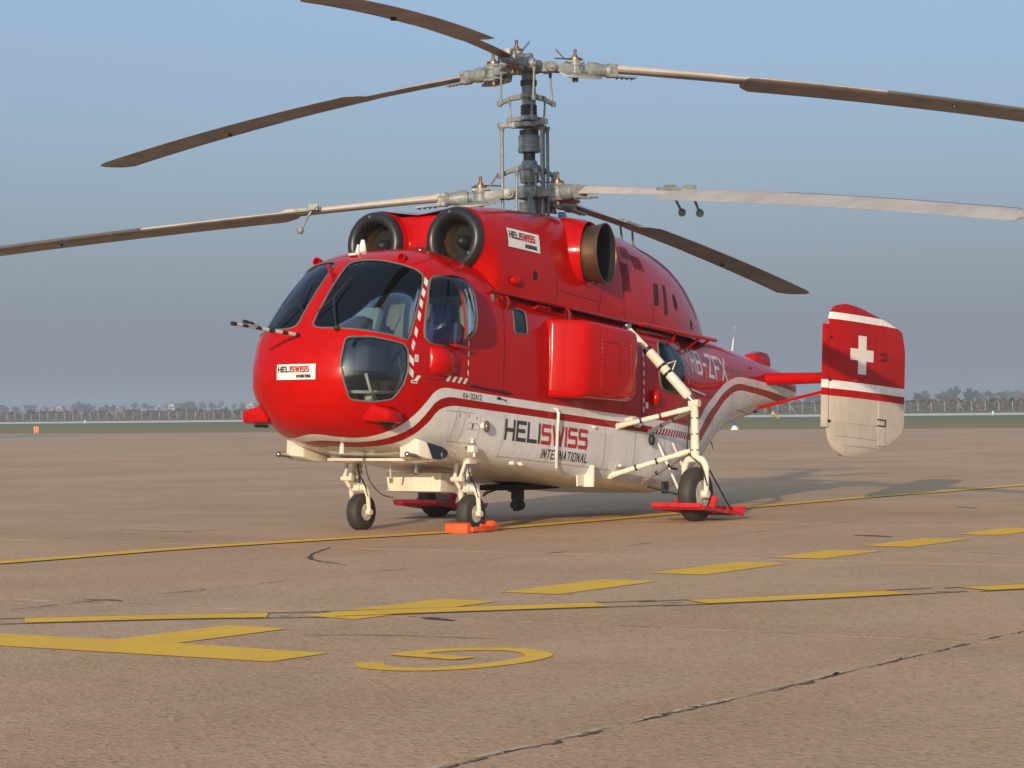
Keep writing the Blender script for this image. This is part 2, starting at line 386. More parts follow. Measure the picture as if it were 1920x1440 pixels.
M_GLASS = glass_mat('window glass', (0.90, 0.935, 0.95))
M_INT = mat('cabin lining', (0.15, 0.185, 0.17), 0.7, var=0.25, vscale=5)
M_SEAT = mat('blue seat cloth', (0.020, 0.045, 0.17), 0.85, bump=0.3, bscale=90)
M_DARK = mat('black plastic', (0.014, 0.015, 0.017), 0.5, var=0.2)
M_RUB = mat('black rubber', (0.018, 0.017, 0.017), 0.62, var=0.5, vscale=7, dirt=(0.045, 0.040, 0.034))
M_LIP = mat('intake rubber lip', (0.016, 0.016, 0.017), 0.34, var=0.3, vscale=9)
M_GASK = mat('grey window seal', (0.11, 0.11, 0.10), 0.6, var=0.2)
M_STEEL = mat('bare steel', (0.45, 0.43, 0.40), 0.3, 1.0, var=0.4, vscale=12)
M_EXH = mat('heat stained exhaust', (0.20, 0.13, 0.07), 0.45, 0.85, var=0.7, vscale=2.6, dirt=(0.06, 0.048, 0.04))
M_SOOT_HOLE = mat('soot and hole black', (0.006, 0.006, 0.006), 0.9)  # soot in the exhausts; elsewhere black painted in for shade inside openings
M_MAST = mat('grey blue mast paint', (0.13, 0.18, 0.20), 0.42, var=0.3, vscale=14, dirt=(0.07, 0.09, 0.095), spec=0.4)
M_HUB = mat('pale grey hub paint', (0.21, 0.25, 0.25), 0.4, var=0.4, vscale=16, dirt=(0.12, 0.12, 0.11))
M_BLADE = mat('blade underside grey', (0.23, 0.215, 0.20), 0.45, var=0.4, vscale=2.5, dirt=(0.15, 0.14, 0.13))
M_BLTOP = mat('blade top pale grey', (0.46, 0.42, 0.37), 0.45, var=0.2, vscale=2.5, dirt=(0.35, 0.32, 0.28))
M_YOKE = mat('yoke grey', (0.15, 0.185, 0.195), 0.42, var=0.35, vscale=14, dirt=(0.09, 0.10, 0.10))
M_BRONZE = mat('oily bronze', (0.20, 0.13, 0.085), 0.35, 0.7, var=0.4, vscale=20)
M_RIM = mat('wheel hub paint', (0.55, 0.53, 0.47), 0.4, var=0.4, vscale=20, dirt=(0.2, 0.18, 0.15))
M_ORANGE = mat('orange paint', (0.72, 0.10, 0.02), 0.5, var=0.25, vscale=12)
M_SKI = mat('scuffed red ski', (0.50, 0.014, 0.018), 0.4, var=0.35, vscale=10)
M_INK = mat('black lettering', (0.022, 0.021, 0.022), 0.4); M_REDINK = mat('red lettering', (0.42, 0.014, 0.014), 0.4)
M_GREYINK = mat('dark grey lettering', (0.045, 0.042, 0.042), 0.45); M_WINK = mat('white lettering', (0.62, 0.60, 0.57), 0.4)
M_PLAQ = mat('white placard', (0.72, 0.70, 0.66), 0.45, var=0.08)
M_LAMP = glass_mat('lamp glass', (0.8, 0.8, 0.8)); M_RLAMP = mat('red lamp', (0.35, 0.01, 0.008), 0.15)
M_SEAM = mat('panel gap', (0.09, 0.006, 0.007), 0.6); M_SEAMW = mat('hull panel gap', (0.40, 0.38, 0.34), 0.6)
M_MIRROR = glass_mat('dark lamp window', (0.03, 0.035, 0.05)); M_DGLASS = mat('dark glass', (0.010, 0.012, 0.018), 0.12, spec=0.6)

# ------------------------------------------------------------------ helicopter root
heli = bpy.data.objects.new('helicopter', None); COL.objects.link(heli)
heli.rotation_euler = (0, -PITCH, 0); heli.empty_display_size = 0.5
tag(heli, 'red and white twin rotor helicopter with Swiss cross tail fins parked on the apron', 'helicopter')

def boolean(a, b, op):
    oa = bpy.data.objects.new('tmpa', a); ob = bpy.data.objects.new('tmpb', b)
    COL.objects.link(oa); COL.objects.link(ob)
    md = oa.modifiers.new('b', 'BOOLEAN'); md.operation = op; md.solver = 'EXACT'; md.object = ob
    if hasattr(md, 'material_mode'): md.material_mode = 'INDEX'
    bpy.context.view_layer.update()
    dg = bpy.context.evaluated_depsgraph_get()
    me = bpy.data.meshes.new_from_object(oa.evaluated_get(dg))
    bpy.data.objects.remove(oa); bpy.data.objects.remove(ob)
    return me
def chaikin(pts, it=2, q=0.22):
    pts = [Vector(p) for p in pts]
    for _ in range(it):
        out = []
        for i, p in enumerate(pts):
            n = pts[(i+1) % len(pts)]; out += [p.lerp(n, q), p.lerp(n, 1-q)]
        pts = out
    return pts
def dense(pts, step):
    out = []
    for i, p in enumerate(pts):
        n = pts[(i+1) % len(pts)]; k = max(1, int((n-p).length/step))
        out += [p.lerp(n, j/k) for j in range(k)]
    return out
def bvh_of(me):
    bm = bmesh.new(); bm.from_mesh(me); t = BVHTree.FromBMesh(bm); bm.free(); return t
_hm = hull_mesh('hull_ref'); BV = bvh_of(_hm)
_c = MB(); _c.loft(cowl_rings(), False, False, True); _cm = _c.mesh('cowl_ref'); BVC = bvh_of(_cm)
def snap(p, bv=BV, off=0.0):
    q, n, i, d = bv.find_nearest(Vector(p)); return q + n*off
class Win:
    def __init__(s, pts, d, mirror=False, it=2, q=0.2):
        pts = [Vector(p) for p in pts]
        d = Vector(d)
        if mirror:
            pts = [Vector((p.x, -p.y, p.z)) for p in pts][::-1]; d = Vector((d.x, -d.y, d.z))
        s.d = d.normalized(); c = sum(pts, Vector())/len(pts); s.c = c
        flat = [p - s.d*((p-c).dot(s.d)) for p in pts]
        s.poly = chaikin(flat, it, q)
    def cutter(s, depth=0.35):
        mb = MB(); mb.prism(s.poly, s.d*-depth, s.d*depth); me = mb.mesh('cut'); return me
    def outline(s, off=0.0, bv=BV, step=0.05):
        out = []
        for p in dense(s.poly, step):
            h = bv.ray_cast(p + s.d*0.8, -s.d)
            if h[0] is not None: out.append(h[0] + h[1]*off)
        return out

W_SHIELD = [(4.44,.075,2.43),(4.36,.30,2.455),(4.285,.537,2.418),(4.18,.69,2.365),(4.15,.76,2.31),(4.2,.80,2.22),(4.41,.872,1.876),(4.55,.897,1.60),(4.65,.855,1.623),(4.875,.693,1.662),(5.02,.477,1.68),(5.09,.09,1.684),(4.95,.085,1.894),(4.68,.075,2.22)]
W_CHIN = [(5.06,.491,1.60),(4.89,.708,1.612),(4.62,.885,1.565),(4.565,.90,1.50),(4.57,.912,1.32),(4.61,.897,1.17),(4.70,.827,1.01),(4.86,.715,.975),(5.03,.548,.985),(5.10,.527,1.15),(5.12,.485,1.34)]
W_BUB = [(4.06,.80,2.30),(3.82,.84,2.33),(3.66,.88,2.27),(3.65,.955,2.05),(3.655,.995,1.69),(3.81,.995,1.62),(4.25,.966,1.59),(4.36,.94,1.66),(4.29,.91,1.90),(4.15,.83,2.2)]
W_CAB = [(2.75,.94,2.125),(2.47,.93,2.125),(2.48,.988,1.875),(2.75,.99,1.86)]
W_CARGO = [(-.45,.92,2.10),(-.72,.92,2.10),(-.97,.90,2.04),(-1.14,.90,1.93),(-1.18,.92,1.72),(-1.12,.94,1.57),(-.98,.955,1.53),(-.50,.998,1.525),(-.42,.995,1.71)]
wins = []
for mir in (False, True):
    wins.append(('windshield', Win(W_SHIELD, (.72,.45,.5), mir)))
    if not mir: wins.append(('chin_window', Win(W_CHIN, (.62,.75,-.1), mir, 2, 0.13)))
    wins.append(('door_hole', Win(W_BUB, (.15,.96,.2), mir)))
    wins.append(('cabin_window', Win(W_CAB, (0,.97,.2), mir, 2, 0.13)))
    wins.append(('cargo_hole', Win(W_CARGO, (-.05,.98,.15), mir)))
hm = hull_mesh('fuselage', 0, 0.035)
nf = len(hm.polygons)//2
hm.polygons.foreach_set('material_index', [0]*nf+[1]*(len(hm.polygons)-nf))
hm.materials.append(M_HULL); hm.materials.append(mat('cockpit wall lining', (.30,.34,.31), .7, var=.2, vscale=5))
for nm, W_ in wins: hm = boolean(hm, W_.cutter(), 'DIFFERENCE')
hm.name = 'fuselage'; finish(hm, 40)
hull = link('fuselage', hm, heli)
pane_src = hull_mesh('pane_src', -0.010, 0.006)
for nm, W_ in wins:
    if nm.endswith('hole'): continue
    pm = boolean(pane_src.copy(), W_.cutter(), 'INTERSECT'); pm.materials.clear(); pm.materials.append(M_GLASS); finish(pm, 60); pm.name = nm
    po = link(nm, pm, heli)
    g = MB(); g.loop(W_.outline(0.001), 0.009, 6); g.build('window_seal', M_GASK, po)
    if nm == 'cabin_window':
        sg = 1 if W_.c.y > 0 else -1
        g = MB(); g.add([(2.80,sg*.885,2.16),(2.40,sg*.875,2.16),(2.40,sg*.955,1.83),(2.80,sg*.955,1.83)], [[0,1,2,3]]); g.build('pale_backing_plate', M_PLAQ, po)  # white plate added behind the pane to brighten it like reflected sky
def dome(W_, h, name, mname=M_GLASS):
    rim = W_.outline(0.004, step=0.045); c = sum(rim, Vector())/len(rim); d = W_.d
    rings = []
    for k in range(13):
        t = k/12; s_ = math.cos(t*math.pi/2)**0.6; hh = h*math.sin(t*math.pi/2)
        rings.append([c + (p-c)*max(s_, 0.002) + d*hh for p in rim])
    mb = MB(); mb.loft(rings, True, False, True)
    o = mb.build(name, mname, heli, sharp=80)
    g = MB(); g.loop(rim, 0.014, 6); g.build('window_seal', M_GASK, o)
    return o
for nm, W_ in wins:
    if nm == 'door_hole': dome(W_, 0.29 if W_.c.y > 0 else 0.03, 'bubble_window' if W_.c.y > 0 else 'door_window')
    if nm == 'cargo_hole': dome(W_, 0.09, 'cargo_window')

# ------------------------------------------------------------------ cockpit interior
def seat(y):
    b = MB(); b.box((3.62, y, 1.16), (.50, .48, .12)); s_ = b.build('pilot_seat', M_SEAT, heli, bevel=0.035)
    k = MB(); k.box((3.36, y, 1.56), (.12, .46, .72), Matrix.Rotation(R(-8), 3, 'Y')); k.box((3.33, y, 2.02), (.09, .28, .2)); k.build('backrest', M_SEAT, s_, bevel=0.04)
    p = MB(); p.tube((3.6, y, .72), (3.6, y, 1.1), .05); p.build('seat_frame', M_INT, s_)
for y in (.46, -.46): seat(y)
b = MB(); b.prism([(3.15,-.78,.70),(4.25,-.74,.70),(4.6,-.5,.70),(4.78,-.2,.70),(4.78,.2,.70),(4.6,.5,.70),(4.25,.74,.70),(3.15,.78,.70)], (0,0,0), (0,0,.04)); b.build('cockpit_floor', M_INT, heli)
b = MB(); b.box((3.12, 0, 1.45), (.04, 1.9, 1.55)); b.build('bulkhead', M_INT, heli)
b = MB()
pl = [(4.38,-.62),(4.62,-.62),(4.80,-.38),(4.86,-.1),(4.86,.1),(4.80,.33),(4.66,.50),(4.40,.54)]
b.loft([[(x, y, 1.30) for x, y in pl], [(x, y, 1.62) for x, y in pl], [(4.36+(x-4.36)*.80, y*.95, 1.80) for x, y in pl], [(4.36+(x-4.36)*.55, y*.85, 1.86) for x, y in pl]], True, True, True); ip = b.build('instrument_panel', mat('navy glare shield', (.012,.016,.028), .7), heli, bevel=0.02)
for k in range(4):
    b = MB(); b.lathe([(.055,0),(.055,.012),(.045,.014)], (4.375, -.42+.26*k, 1.62), (-1,0,0), 16); b.build('dial', M_STEEL, ip)
b = MB(); b.prism([(4.50,.36,1.075),(4.99,.36,1.055),(4.93,.56,1.055),(4.79,.70,1.06),(4.64,.80,1.07),(4.50,.83,1.075)], (0,0,0), (0,0,.03)); b.build('footwell_panel', mat('footwell grey green', (.24,.29,.26), .7, var=.2), heli)
b = MB(); b.box((4.52,.60,1.13),(.04,.36,.16)); b.build('footwell_box', M_DARK, heli, bevel=.01)
b = MB(); b.box((4.2, 0, 1.05), (.65, .28, .62)); b.build('centre_console', mat('console grey', (.12,.15,.15), .6), heli, bevel=0.02)
b = MB(); b.box((3.75, 0, 2.46), (.75, .5, .12)); b.build('overhead_panel', M_INT, heli, bevel=0.02)
for y in (.46, -.46):
    b = MB(); b.path(catmull([(4.05,y,.75),(4.12,y,1.0),(4.0,y,1.25),(4.06,y,1.42)], 5), .016); b.tube((4.06,y,1.40),(4.09,y,1.54), .024, .03); b.build('control_stick', M_DARK, heli)
    b = MB(); b.box((4.72, y-.1, 1.02), (.05,.11,.16), Matrix.Rotation(R(30),3,'Y')); b.box((4.72, y+.12, 1.02), (.05,.11,.16), Matrix.Rotation(R(30),3,'Y')); b.tube((4.62,y-.22,.93),(4.62,y+.25,.93),.02); b.build('rudder_pedals', mat('pedal white', (.55,.53,.47), .5), heli, bevel=.01)
for y in (.80, -.80):
    b = MB(); b.path(catmull([(4.9,y*.8,1.25),(4.84,y*.86,1.04),(4.72,y*.92,.97),(4.6,y*.97,1.05),(4.5,y*1.02,1.3)], 6), .016); b.build('cockpit_pipe', mat('pipe grey', (.3,.3,.27), .5), heli)
b = MB(); b.box((4.52, .36, 1.82), (.10,.30,.24), Matrix.Rotation(R(-18),3,'Y')); b.build('map_display', mat('panel teal', (.12,.19,.19), .5), heli, bevel=.015)
b = MB(); b.box((4.48, .15, 1.86), (.02,.14,.2), Matrix.Rotation(R(-18),3,'Y')); b.build('checklist_card', M_PLAQ, heli)
b = MB(); b.ball((3.40,-.46,2.05), .11, (1,.85,1.2)); b.build('white_helmet', mat('helmet white', (.75,.74,.7), .3), heli)
b = MB(); b.path(catmull([(4.05,.5,2.46),(3.95,.48,2.2),(3.75,.3,1.95),(3.6,.2,1.5)], 6), .03); b.build('cable_duct', M_DARK, heli)

# ------------------------------------------------------------------ engine cowling
c = MB(); c.loft(cowl_rings(), False, False, True); cowl = c.build('engine_cowling', M_RED, heli, sharp=50)
for s_ in (1, -1):
    b = MB(); n = 32; rings = []
    for x, r_, dz in ((3.18,.345,0),(3.15,.358,0),(3.05,.368,.0),(2.9,.365,.0),(2.6,.34,.0)):
        rings.append([(x, s_*.51+r_*math.cos(2*math.pi*k/n), 2.81+dz+r_*math.sin(2*math.pi*k/n)) for k in range(n)])
    b.loft(rings)
    nac = b.build('engine_nacelle', M_RED, heli, sharp=50)
    b = MB(); rings = []
    prof = [(.345,3.165),(.350,3.20),(.340,3.245),(.315,3.275),(.28,3.285),(.245,3.27),(.222,3.23),(.212,3.17),(.205,3.08),(.20,2.97)]
    b.lathe([(r_, x) for r_, x in prof], (0, s_*.51, 2.81), (1,0,0), 40, False); b.build('intake_lip', M_LIP, nac, sharp=60)
    b = MB(); b.lathe([(.21,2.975),(.001,2.975)], (0, s_*.51, 2.81), (1,0,0), 24, False); b.build('intake_bulkhead', M_SOOT_HOLE, nac)
    b = MB(); b.lathe([(.001,3.14),(.03,3.13),(.06,3.08),(.078,3.0),(.08,2.97)], (0, s_*.51, 2.81), (1,0,0), 20, False); b.build('intake_bullet', M_DARK, nac, sharp=60)
    b = MB(); b.lathe([(.200,3.10),(.196,3.03),(.194,2.98)], (0, s_*.51, 2.81), (1,0,0), 28, False); b.build('intake_liner', mat('tan intake liner', (.16,.105,.05), .45, .4, var=.4, vscale=8), nac)
    for a in (95, 215, 325):
        b = MB(); q = Vector((3.28, s_*.51+.285*math.cos(R(a)), 2.81+.285*math.sin(R(a)))); b.tube(q-Vector((.02,0,0)), q+Vector((.02,0,0)), .014); b.build('lip_stud', M_STEEL, nac)
b = MB()
b.box((3.04, 0, 2.815), (.14, .62, .58)); b.build('intake_centre_fairing', M_RED, heli, bevel=.03)
b = MB(); b.box((3.116, .0, 2.72), (.012, .27, .10)); gr = b.build('vent_frame', M_DARK, heli)
for k in range(9):
    b = MB(); b.bar((3.126, -.12+.03*k-.03, 2.675), (3.126, -.12+.03*k+.03, 2.765), .004, .004, (1,0,0)); b.bar((3.126, -.12+.03*k+.03, 2.675), (3.126, -.12+.03*k-.03, 2.765), .004, .004, (1,0,0)); b.build('vent_mesh', M_DRED, gr)
# exhausts
for s_ in (1, -1):
    ax = Vector((-.18, .98*s_, 0.02)).normalized(); o = Vector((1.24, .60*s_, 2.90))
    b = MB(); b.lathe([(.30,0),(.305,.2),(.31,.42),(.335,.545),(.338,.56),(.325,.56),(.30,.44),(.29,.2)], o, ax, 36, False); ex = b.build('exhaust_pipe', M_EXH, heli, sharp=50)
    b = MB(); b.lathe([(.292,.03),(.001,.03)], o, ax, 24, False); b.build('exhaust_throat', M_SOOT_HOLE, ex)
    b = MB(); b.lathe([(.284,.05),(.292,.44),(.317,.555)], o, ax, 36, False); b.build('exhaust_soot', M_SOOT_HOLE, ex)
    # cowling lip around the pipe
    b = MB(); rings = []
    for k in range(25):
        a = R(-150) + R(300)*k/24
        d, u, v = frame(ax); 
        e = Vector((1,0,0))*math.cos(a) + Vector((0,0,1))*math.sin(a)
        rings.append([o + ax*.10 + e*.42, o + ax*(.30+.06*math.cos(a)) + e*.385, o + ax*(.36+.08*max(0,math.cos(a))) + e*.36, o + ax*(.33+.08*max(0,math.cos(a))) + e*.335, o + ax*.10 + e*.34])
    b.loft(rings, True, True, True); b.build('exhaust_shroud', M_RED, heli, sharp=60)

# ------------------------------------------------------------------ skin details laid on a surface
class Decal:
    def __init__(s, bv, o, U, V, d, off=0.004, sub=0.06):
        s.bv = bv; s.o = Vector(o); s.U = Vector(U); s.V = Vector(V); s.d = Vector(d).normalized(); s.off = off; s.sub = sub; s.mb = MB()
    def pt(s, u, v):
        p = s.o + s.U*u + s.V*v
        h = s.bv.ray_cast(p + s.d*1.2, -s.d)
        if h[0] is None: return p
        return h[0] + h[1]*s.off
    def quad(s, a, b, c, d_):
        """four (u, v) corners"""
        L = max(math.hypot(b[0]-a[0], b[1]-a[1]), math.hypot(c[0]-d_[0], c[1]-d_[1])); Wd = max(math.hypot(d_[0]-a[0], d_[1]-a[1]), 1e-6)
        n = max(1, int(L/s.sub+.5)); m = max(1, int(Wd/s.sub+.5))
        rows = [[s.pt(*[lerp(lerp(a[k], b[k], i/n), lerp(d_[k], c[k], i/n), j/m) for k in (0, 1)]) for i in range(n+1)] for j in range(m+1)]
        s.mb.loft(rows, False)
    def stroke(s, pts, w_, cap=True):
        for i in range(len(pts)-1):
            a, b = pts[i], pts[i+1]; l = math.hypot(b[0]-a[0], b[1]-a[1])
            if l < 1e-6: continue
            t = ((b[0]-a[0])/l, (b[1]-a[1])/l); e = w_/2 if cap else 0
            a = (a[0]-t[0]*e, a[1]-t[1]*e); b = (b[0]+t[0]*e, b[1]+t[1]*e); nx, ny = -t[1]*w_/2, t[0]*w_/2
            s.quad((a[0]-nx, a[1]-ny), (b[0]-nx, b[1]-ny), (b[0]+nx, b[1]+ny), (a[0]+nx, a[1]+ny))
    def build(s, name, m, parent): return s.mb.build(name, m, parent, recalc=False) if s.mb.f else None
GL = {'H':[[(0,0),(0,1)],[(1,0),(1,1)],[(0,.5),(1,.5)]],'E':[[(1,1),(0,1),(0,0),(1,0)],[(0,.52),(.85,.52)]],'L':[[(0,1),(0,0),(1,0)]],'I':[[(0,0),(0,1)]],
 'S':[[(1,1),(.08,1),(0,.9),(0,.6),(.08,.52),(.92,.52),(1,.42),(1,.1),(.92,0),(0,0)]],'W':[[(0,1),(.22,0),(.5,.95),(.78,0),(1,1)]],'N':[[(0,0),(0,1),(1,0),(1,1)]],'T':[[(0,1),(1,1)],[(.5,1),(.5,0)]],
 'R':[[(0,0),(0,1),(.85,1),(1,.88),(1,.6),(.85,.5),(0,.5)],[(.5,.5),(1,0)]],'A':[[(0,0),(.5,1),(1,0)],[(.22,.36),(.78,.36)]],'O':[[(.12,0),(0,.15),(0,.85),(.12,1),(.88,1),(1,.85),(1,.15),(.88,0),(.12,0)]],
 'K':[[(0,0),(0,1)],[(1,1),(0,.42)],[(.3,.6),(1,0)]],'-':[[(.1,.48),(.9,.48)]],'3':[[(0,.95),(.15,1),(.85,1),(1,.88),(1,.63),(.85,.52),(.4,.52)],[(.85,.52),(1,.4),(1,.12),(.85,0),(.15,0),(0,.05)]],
 '2':[[(0,.88),(.15,1),(.85,1),(1,.88),(1,.62),(0,0),(1,0)]],'1':[[(.2,.8),(.6,1),(.6,0)]],'B':[[(0,0),(0,1),(.82,1),(.95,.88),(.95,.63),(.82,.52),(0,.52)],[(.82,.52),(1,.4),(1,.12),(.85,0),(0,0)]],
 'Z':[[(0,1),(1,1),(0,0),(1,0)]],'F':[[(0,0),(0,1),(1,1)],[(0,.5),(.85,.5)]],'X':[[(0,0),(1,1)],[(0,1),(1,0)]]}
def text(word, u0, v0, cw, ch, gap, st, slant=0.0, widths={}):
    """list of (char index, stroke) in decal space"""
    out = []; u = u0
    for i, c_ in enumerate(word):
        w_ = cw*widths.get(c_, 0.0 if c_ == 'I' else 0.45 if c_ == '1' else 0.6 if c_ == '-' else 1.3 if c_ == 'W' else 1.0)
        for s_ in GL.get(c_, []): out.append((i, [(u+p[0]*w_+slant*p[1]*ch, v0+p[1]*ch) for p in s_]))
        u += w_ + gap
    return out, u
SIDE = dict(bv=BV, o=(0, 0, 0), U=(-1, 0, 0), V=(0, 0, 1), d=(0, 1, 0))       # u = -x, v = z on the port side
# big name on the side
def name_block(mk, parent, u0, v0, cw, ch, gap, st, split=4, cols=(M_GREYINK, M_REDINK)):
    tx, uend = text('HELISWISS', u0, v0, cw, ch, gap, st)
    for part, col in ((0, cols[0]), (1, cols[1])):
        D = mk()
        for i, s_ in tx:
            if (i >= split) == bool(part): D.stroke(s_, st)
        D.build('lettering', col, parent)
    return uend
uend = name_block(lambda: Decal(**SIDE), hull, -2.865, .752, .158, .178, .064, .041)
D = Decal(**SIDE); tx, ue = text('INTERNATIONAL', -2.10, .595, .050, .085, .034, .015, 0.0)
for i, s_ in tx: D.stroke(s_, .015)
D.build('lettering', M_INK, hull)
D = Decal(**SIDE); tx, ue = text('KA-32A12', -3.70, 1.105, .030, .048, .018, .008)
for i, s_ in tx: D.stroke(s_, .008)
D.build('lettering', M_INK, hull)
D = Decal(**SIDE); tx, ue = text('HB-ZFX', 1.62, 1.86, .165, .26, .085, .042)
for i, s_ in tx: D.stroke(s_, .045)
D.build('registration_letters', M_WINK, hull)
D = Decal(BV, (0,0,0), (1,0,0), (0,0,1), (0,-1,0)); tx, ue = text('HB-ZFX', -2.98, 1.86, .165, .26, .085, .042)
for i, s_ in tx: D.stroke(s_, .045)
D.build('registration_letters', M_WINK, hull)
# placards
def placard(name, bv, o, U, V, d, wd, ht, lw):
    D = Decal(bv, o, U, V, d, 0.006, 0.04)
    D.quad((-wd/2-.006, -ht/2-.006), (wd/2+.006, -ht/2-.006), (wd/2+.006, ht/2+.006), (-wd/2-.006, ht/2+.006)); P = D.build(name, M_GREYINK, heli)
    D = Decal(bv, o, U, V, d, 0.0085, 0.04); D.quad((-wd/2, -ht/2), (wd/2, -ht/2), (wd/2, ht/2), (-wd/2, ht/2)); D.build('placard_face', M_PLAQ, P)
    cw = wd*.068; gap = wd*.036
    name_block(lambda: Decal(bv, o, U, V, d, 0.0115, 0.04), P, -wd/2+wd*.05, ht*.02, cw, ht*.30, gap, lw)
    D = Decal(bv, o, U, V, d, 0.0115, 0.04); tx, ue = text('INTERNATIONAL', wd*.03, -ht*.36, wd*.020, ht*.16, wd*.0125, lw*.5)
    for i, s_ in tx: D.stroke(s_, lw*.5)
    D.build('lettering', M_INK, P)
placard('name_placard', BV, (5.18, .01, 1.25), (0,1,0), (0,0,1), (1,0,0), .47, .15, .014)
placard('name_placard', BVC, (2.50, .9, 2.875), (-1,0,0), (0,0,1), (0,1,0), .62, .20, .018)
# hazard dashes round the cockpit door and the cargo door
def dashes(pts, wd, ln, gap, mats=(M_WINK,), nm='door_dashes'):
    D = Decal(**SIDE); D.off = 0.003
    for i in range(len(pts)-1):
        a, b = pts[i], pts[i+1]; l = math.hypot(b[0]-a[0], b[1]-a[1]); t = ((b[0]-a[0])/l, (b[1]-a[1])/l); s_ = 0
        while s_+ln <= l:
            p = (a[0]+t[0]*s_, a[1]+t[1]*s_); q = (p[0]+t[0]*ln, p[1]+t[1]*ln); nx, ny = -t[1]*wd/2, t[0]*wd/2; sk = wd*.8
            D.quad((p[0]-nx, p[1]-ny), (q[0]-nx, q[1]-ny), (q[0]+nx+t[0]*sk, q[1]+ny+t[1]*sk), (p[0]+nx+t[0]*sk, p[1]+ny+t[1]*sk)); s_ += ln+gap
    D.build(nm, mats[0], hull)
dashes([(-4.13,2.28),(-4.29,2.05),(-4.43,1.75),(-4.53,1.50)], .035, .085, .06)
dashes([(-4.53,1.47),(-4.535,1.27)], .06, .07, .05)
dashes([(-4.50,1.235),(-4.36,1.235)], .06, .05, .05); dashes([(-4.02,1.275),(-3.66,1.275)], .06, .05, .05)
dashes([(-3.60,2.27),(-3.625,1.9),(-3.63,1.29)], .022, .055, .045)
dashes([(.05,2.15),(.07,1.24)], .03, .055, .05); dashes([(1.20,2.18),(1.38,1.85),(1.44,1.36),(1.44,1.24)], .03, .055, .05)
dashes([(.1,2.2),(1.12,2.205)], .035, .035, .035)
dashes([(.25,1.055),(1.35,1.055)], .075, .035, .045)
# panel gaps
D = Decal(**SIDE); D.off = 0.0025
for st in ([(-4.55,1.62),(-4.55,1.25),(-3.63,1.25)],[(-3.615,2.3),(-3.64,1.9),(-3.64,1.24)],[(.0,2.2),(.03,1.22)],[(1.22,2.2),(1.41,1.82),(1.46,1.3)],[(-2.95,2.2),(-2.95,1.2)],[(-1.98,2.2),(-1.98,2.08)],[(-.42,2.15),(-.42,1.2)],[(-3.6,1.235),(-2.85,1.235)],[(.03,1.22),(1.46,1.22)]): D.stroke(st, .009, False)
D.build('panel_gaps', M_SEAM, hull)
D = Decal(**SIDE); D.off = 0.0025
for st in ([(-3.95,.96),(-3.5,.96)],[(-3.78,.95),(-3.78,.66)],[(-3.62,.95),(-3.62,.66)],[(-3.35,.95),(-3.35,.66)],[(-3.78,.66),(-3.65,.66)],[(-3.6,.66),(-3.36,.66)],[(-3.55,.86),(-3.38,.86)],[(-3.55,.80),(-3.38,.80)],[(-2.9,.99),(-2.9,.45)],[(-1.98,1.0),(-1.98,.45)],[(-.78,1.0),(-.78,.48)],[(-.1,1.0),(-.1,.5)],[(.62,1.0),(.62,.5)],[(-2.9,.56),(-.6,.54)]): D.stroke(st, .008, False)
D.build('panel_gaps', M_SEAMW, hull)
D = Decal(**SIDE); D.off = 0.003
D.stroke([(-3.47,.85),(-3.47,.82)], .022); D.stroke([(-3.72,.93),(-3.72,.915)], .012); D.stroke([(-3.56,.935),(-3.56,.92)], .012); D.stroke([(-3.42,.925),(-3.42,.91)], .012); D.stroke([(-3.43,.62),(-3.46,.55)], .009); D.stroke([(-3.05,1.15),(-3.0,1.15)], .03); D.stroke([(-2.97,1.145),(-2.88,1.14)], .012); D.stroke([(-2.89,1.14),(-2.89,1.12)], .01); D.stroke([(-3.40,.645),(-3.42,.62),(-3.40,.60)], .007)
D.build('stencil_marks', M_INK, hull)
D = Decal(**SIDE); D.off = 0.003
for u0, u1, v0, v1 in ((-4.49,-4.44,1.40,1.47),(-4.53,-4.45,1.185,1.215),(.12,.18,1.29,1.36)):
    D = Decal(**SIDE); D.off = .003; D.quad((u0,v0),(u1,v0),(u1,v1),(u0,v1)); D.build('info_sticker', M_PLAQ, hull)
D = Decal(**SIDE); D.off = 0.005
for k in range(4): D.stroke([(-4.485,1.415+.014*k),(-4.445,1.415+.014*k)], .005, False)
D.stroke([(-4.52,1.20),(-4.46,1.20)], .014, False)
D.build('sticker_print', M_GREYINK, hull)
D = Decal(BV, (0,0,0), (0,1,0), (0,0,1), (1,0,0)); D.off = .0025
for st in ([(-.8,1.53),(-.3,1.535),(.30,1.535),(.46,1.53)],[(-.55,.90),(0,.88),(.5,.90)],[(-.42,1.53),(-.42,.92)],[(.12,1.40),(.34,1.40)],[(-.10,1.40),(-.34,1.40)]): D.stroke(st, .007, False)
D.build('panel_gaps', M_SEAM, hull)
# cowling louvres, gaps and openings
CS = dict(bv=BVC, o=(0, 0, 0), U=(-1, 0, 0), V=(0, 0, 1), d=(0, 1, 0))
def slot(st, w_, nm='cowling_louvre'):
    D = Decal(**CS); D.off = 0.004; D.stroke(st, w_, False); D.build(nm, M_LOUV, cowl)
M_LOUV = mat('louvre shadow gap', (.03,.004,.004), .7)
for k in range(5): slot([(-.345+.042*k, 2.60),(-.345+.042*k, 2.93)], .020)
for k in range(5): slot([(-.25+.048*k, 2.99),(-.22+.048*k, 3.13)], .020)
for k in range(6): slot([(.05+.05*k, 2.90),(.0+.05*k, 3.06)], .022)
for q in (((.42,2.52),(.55,2.52),(.62,2.79),(.50,2.79)), ((.70,2.44),(.78,2.44),(.86,2.80),(.77,2.80))):
    D = Decal(**CS); D.off = .004; D.quad(*q); D.build('cowling_vent', M_LOUV, cowl)
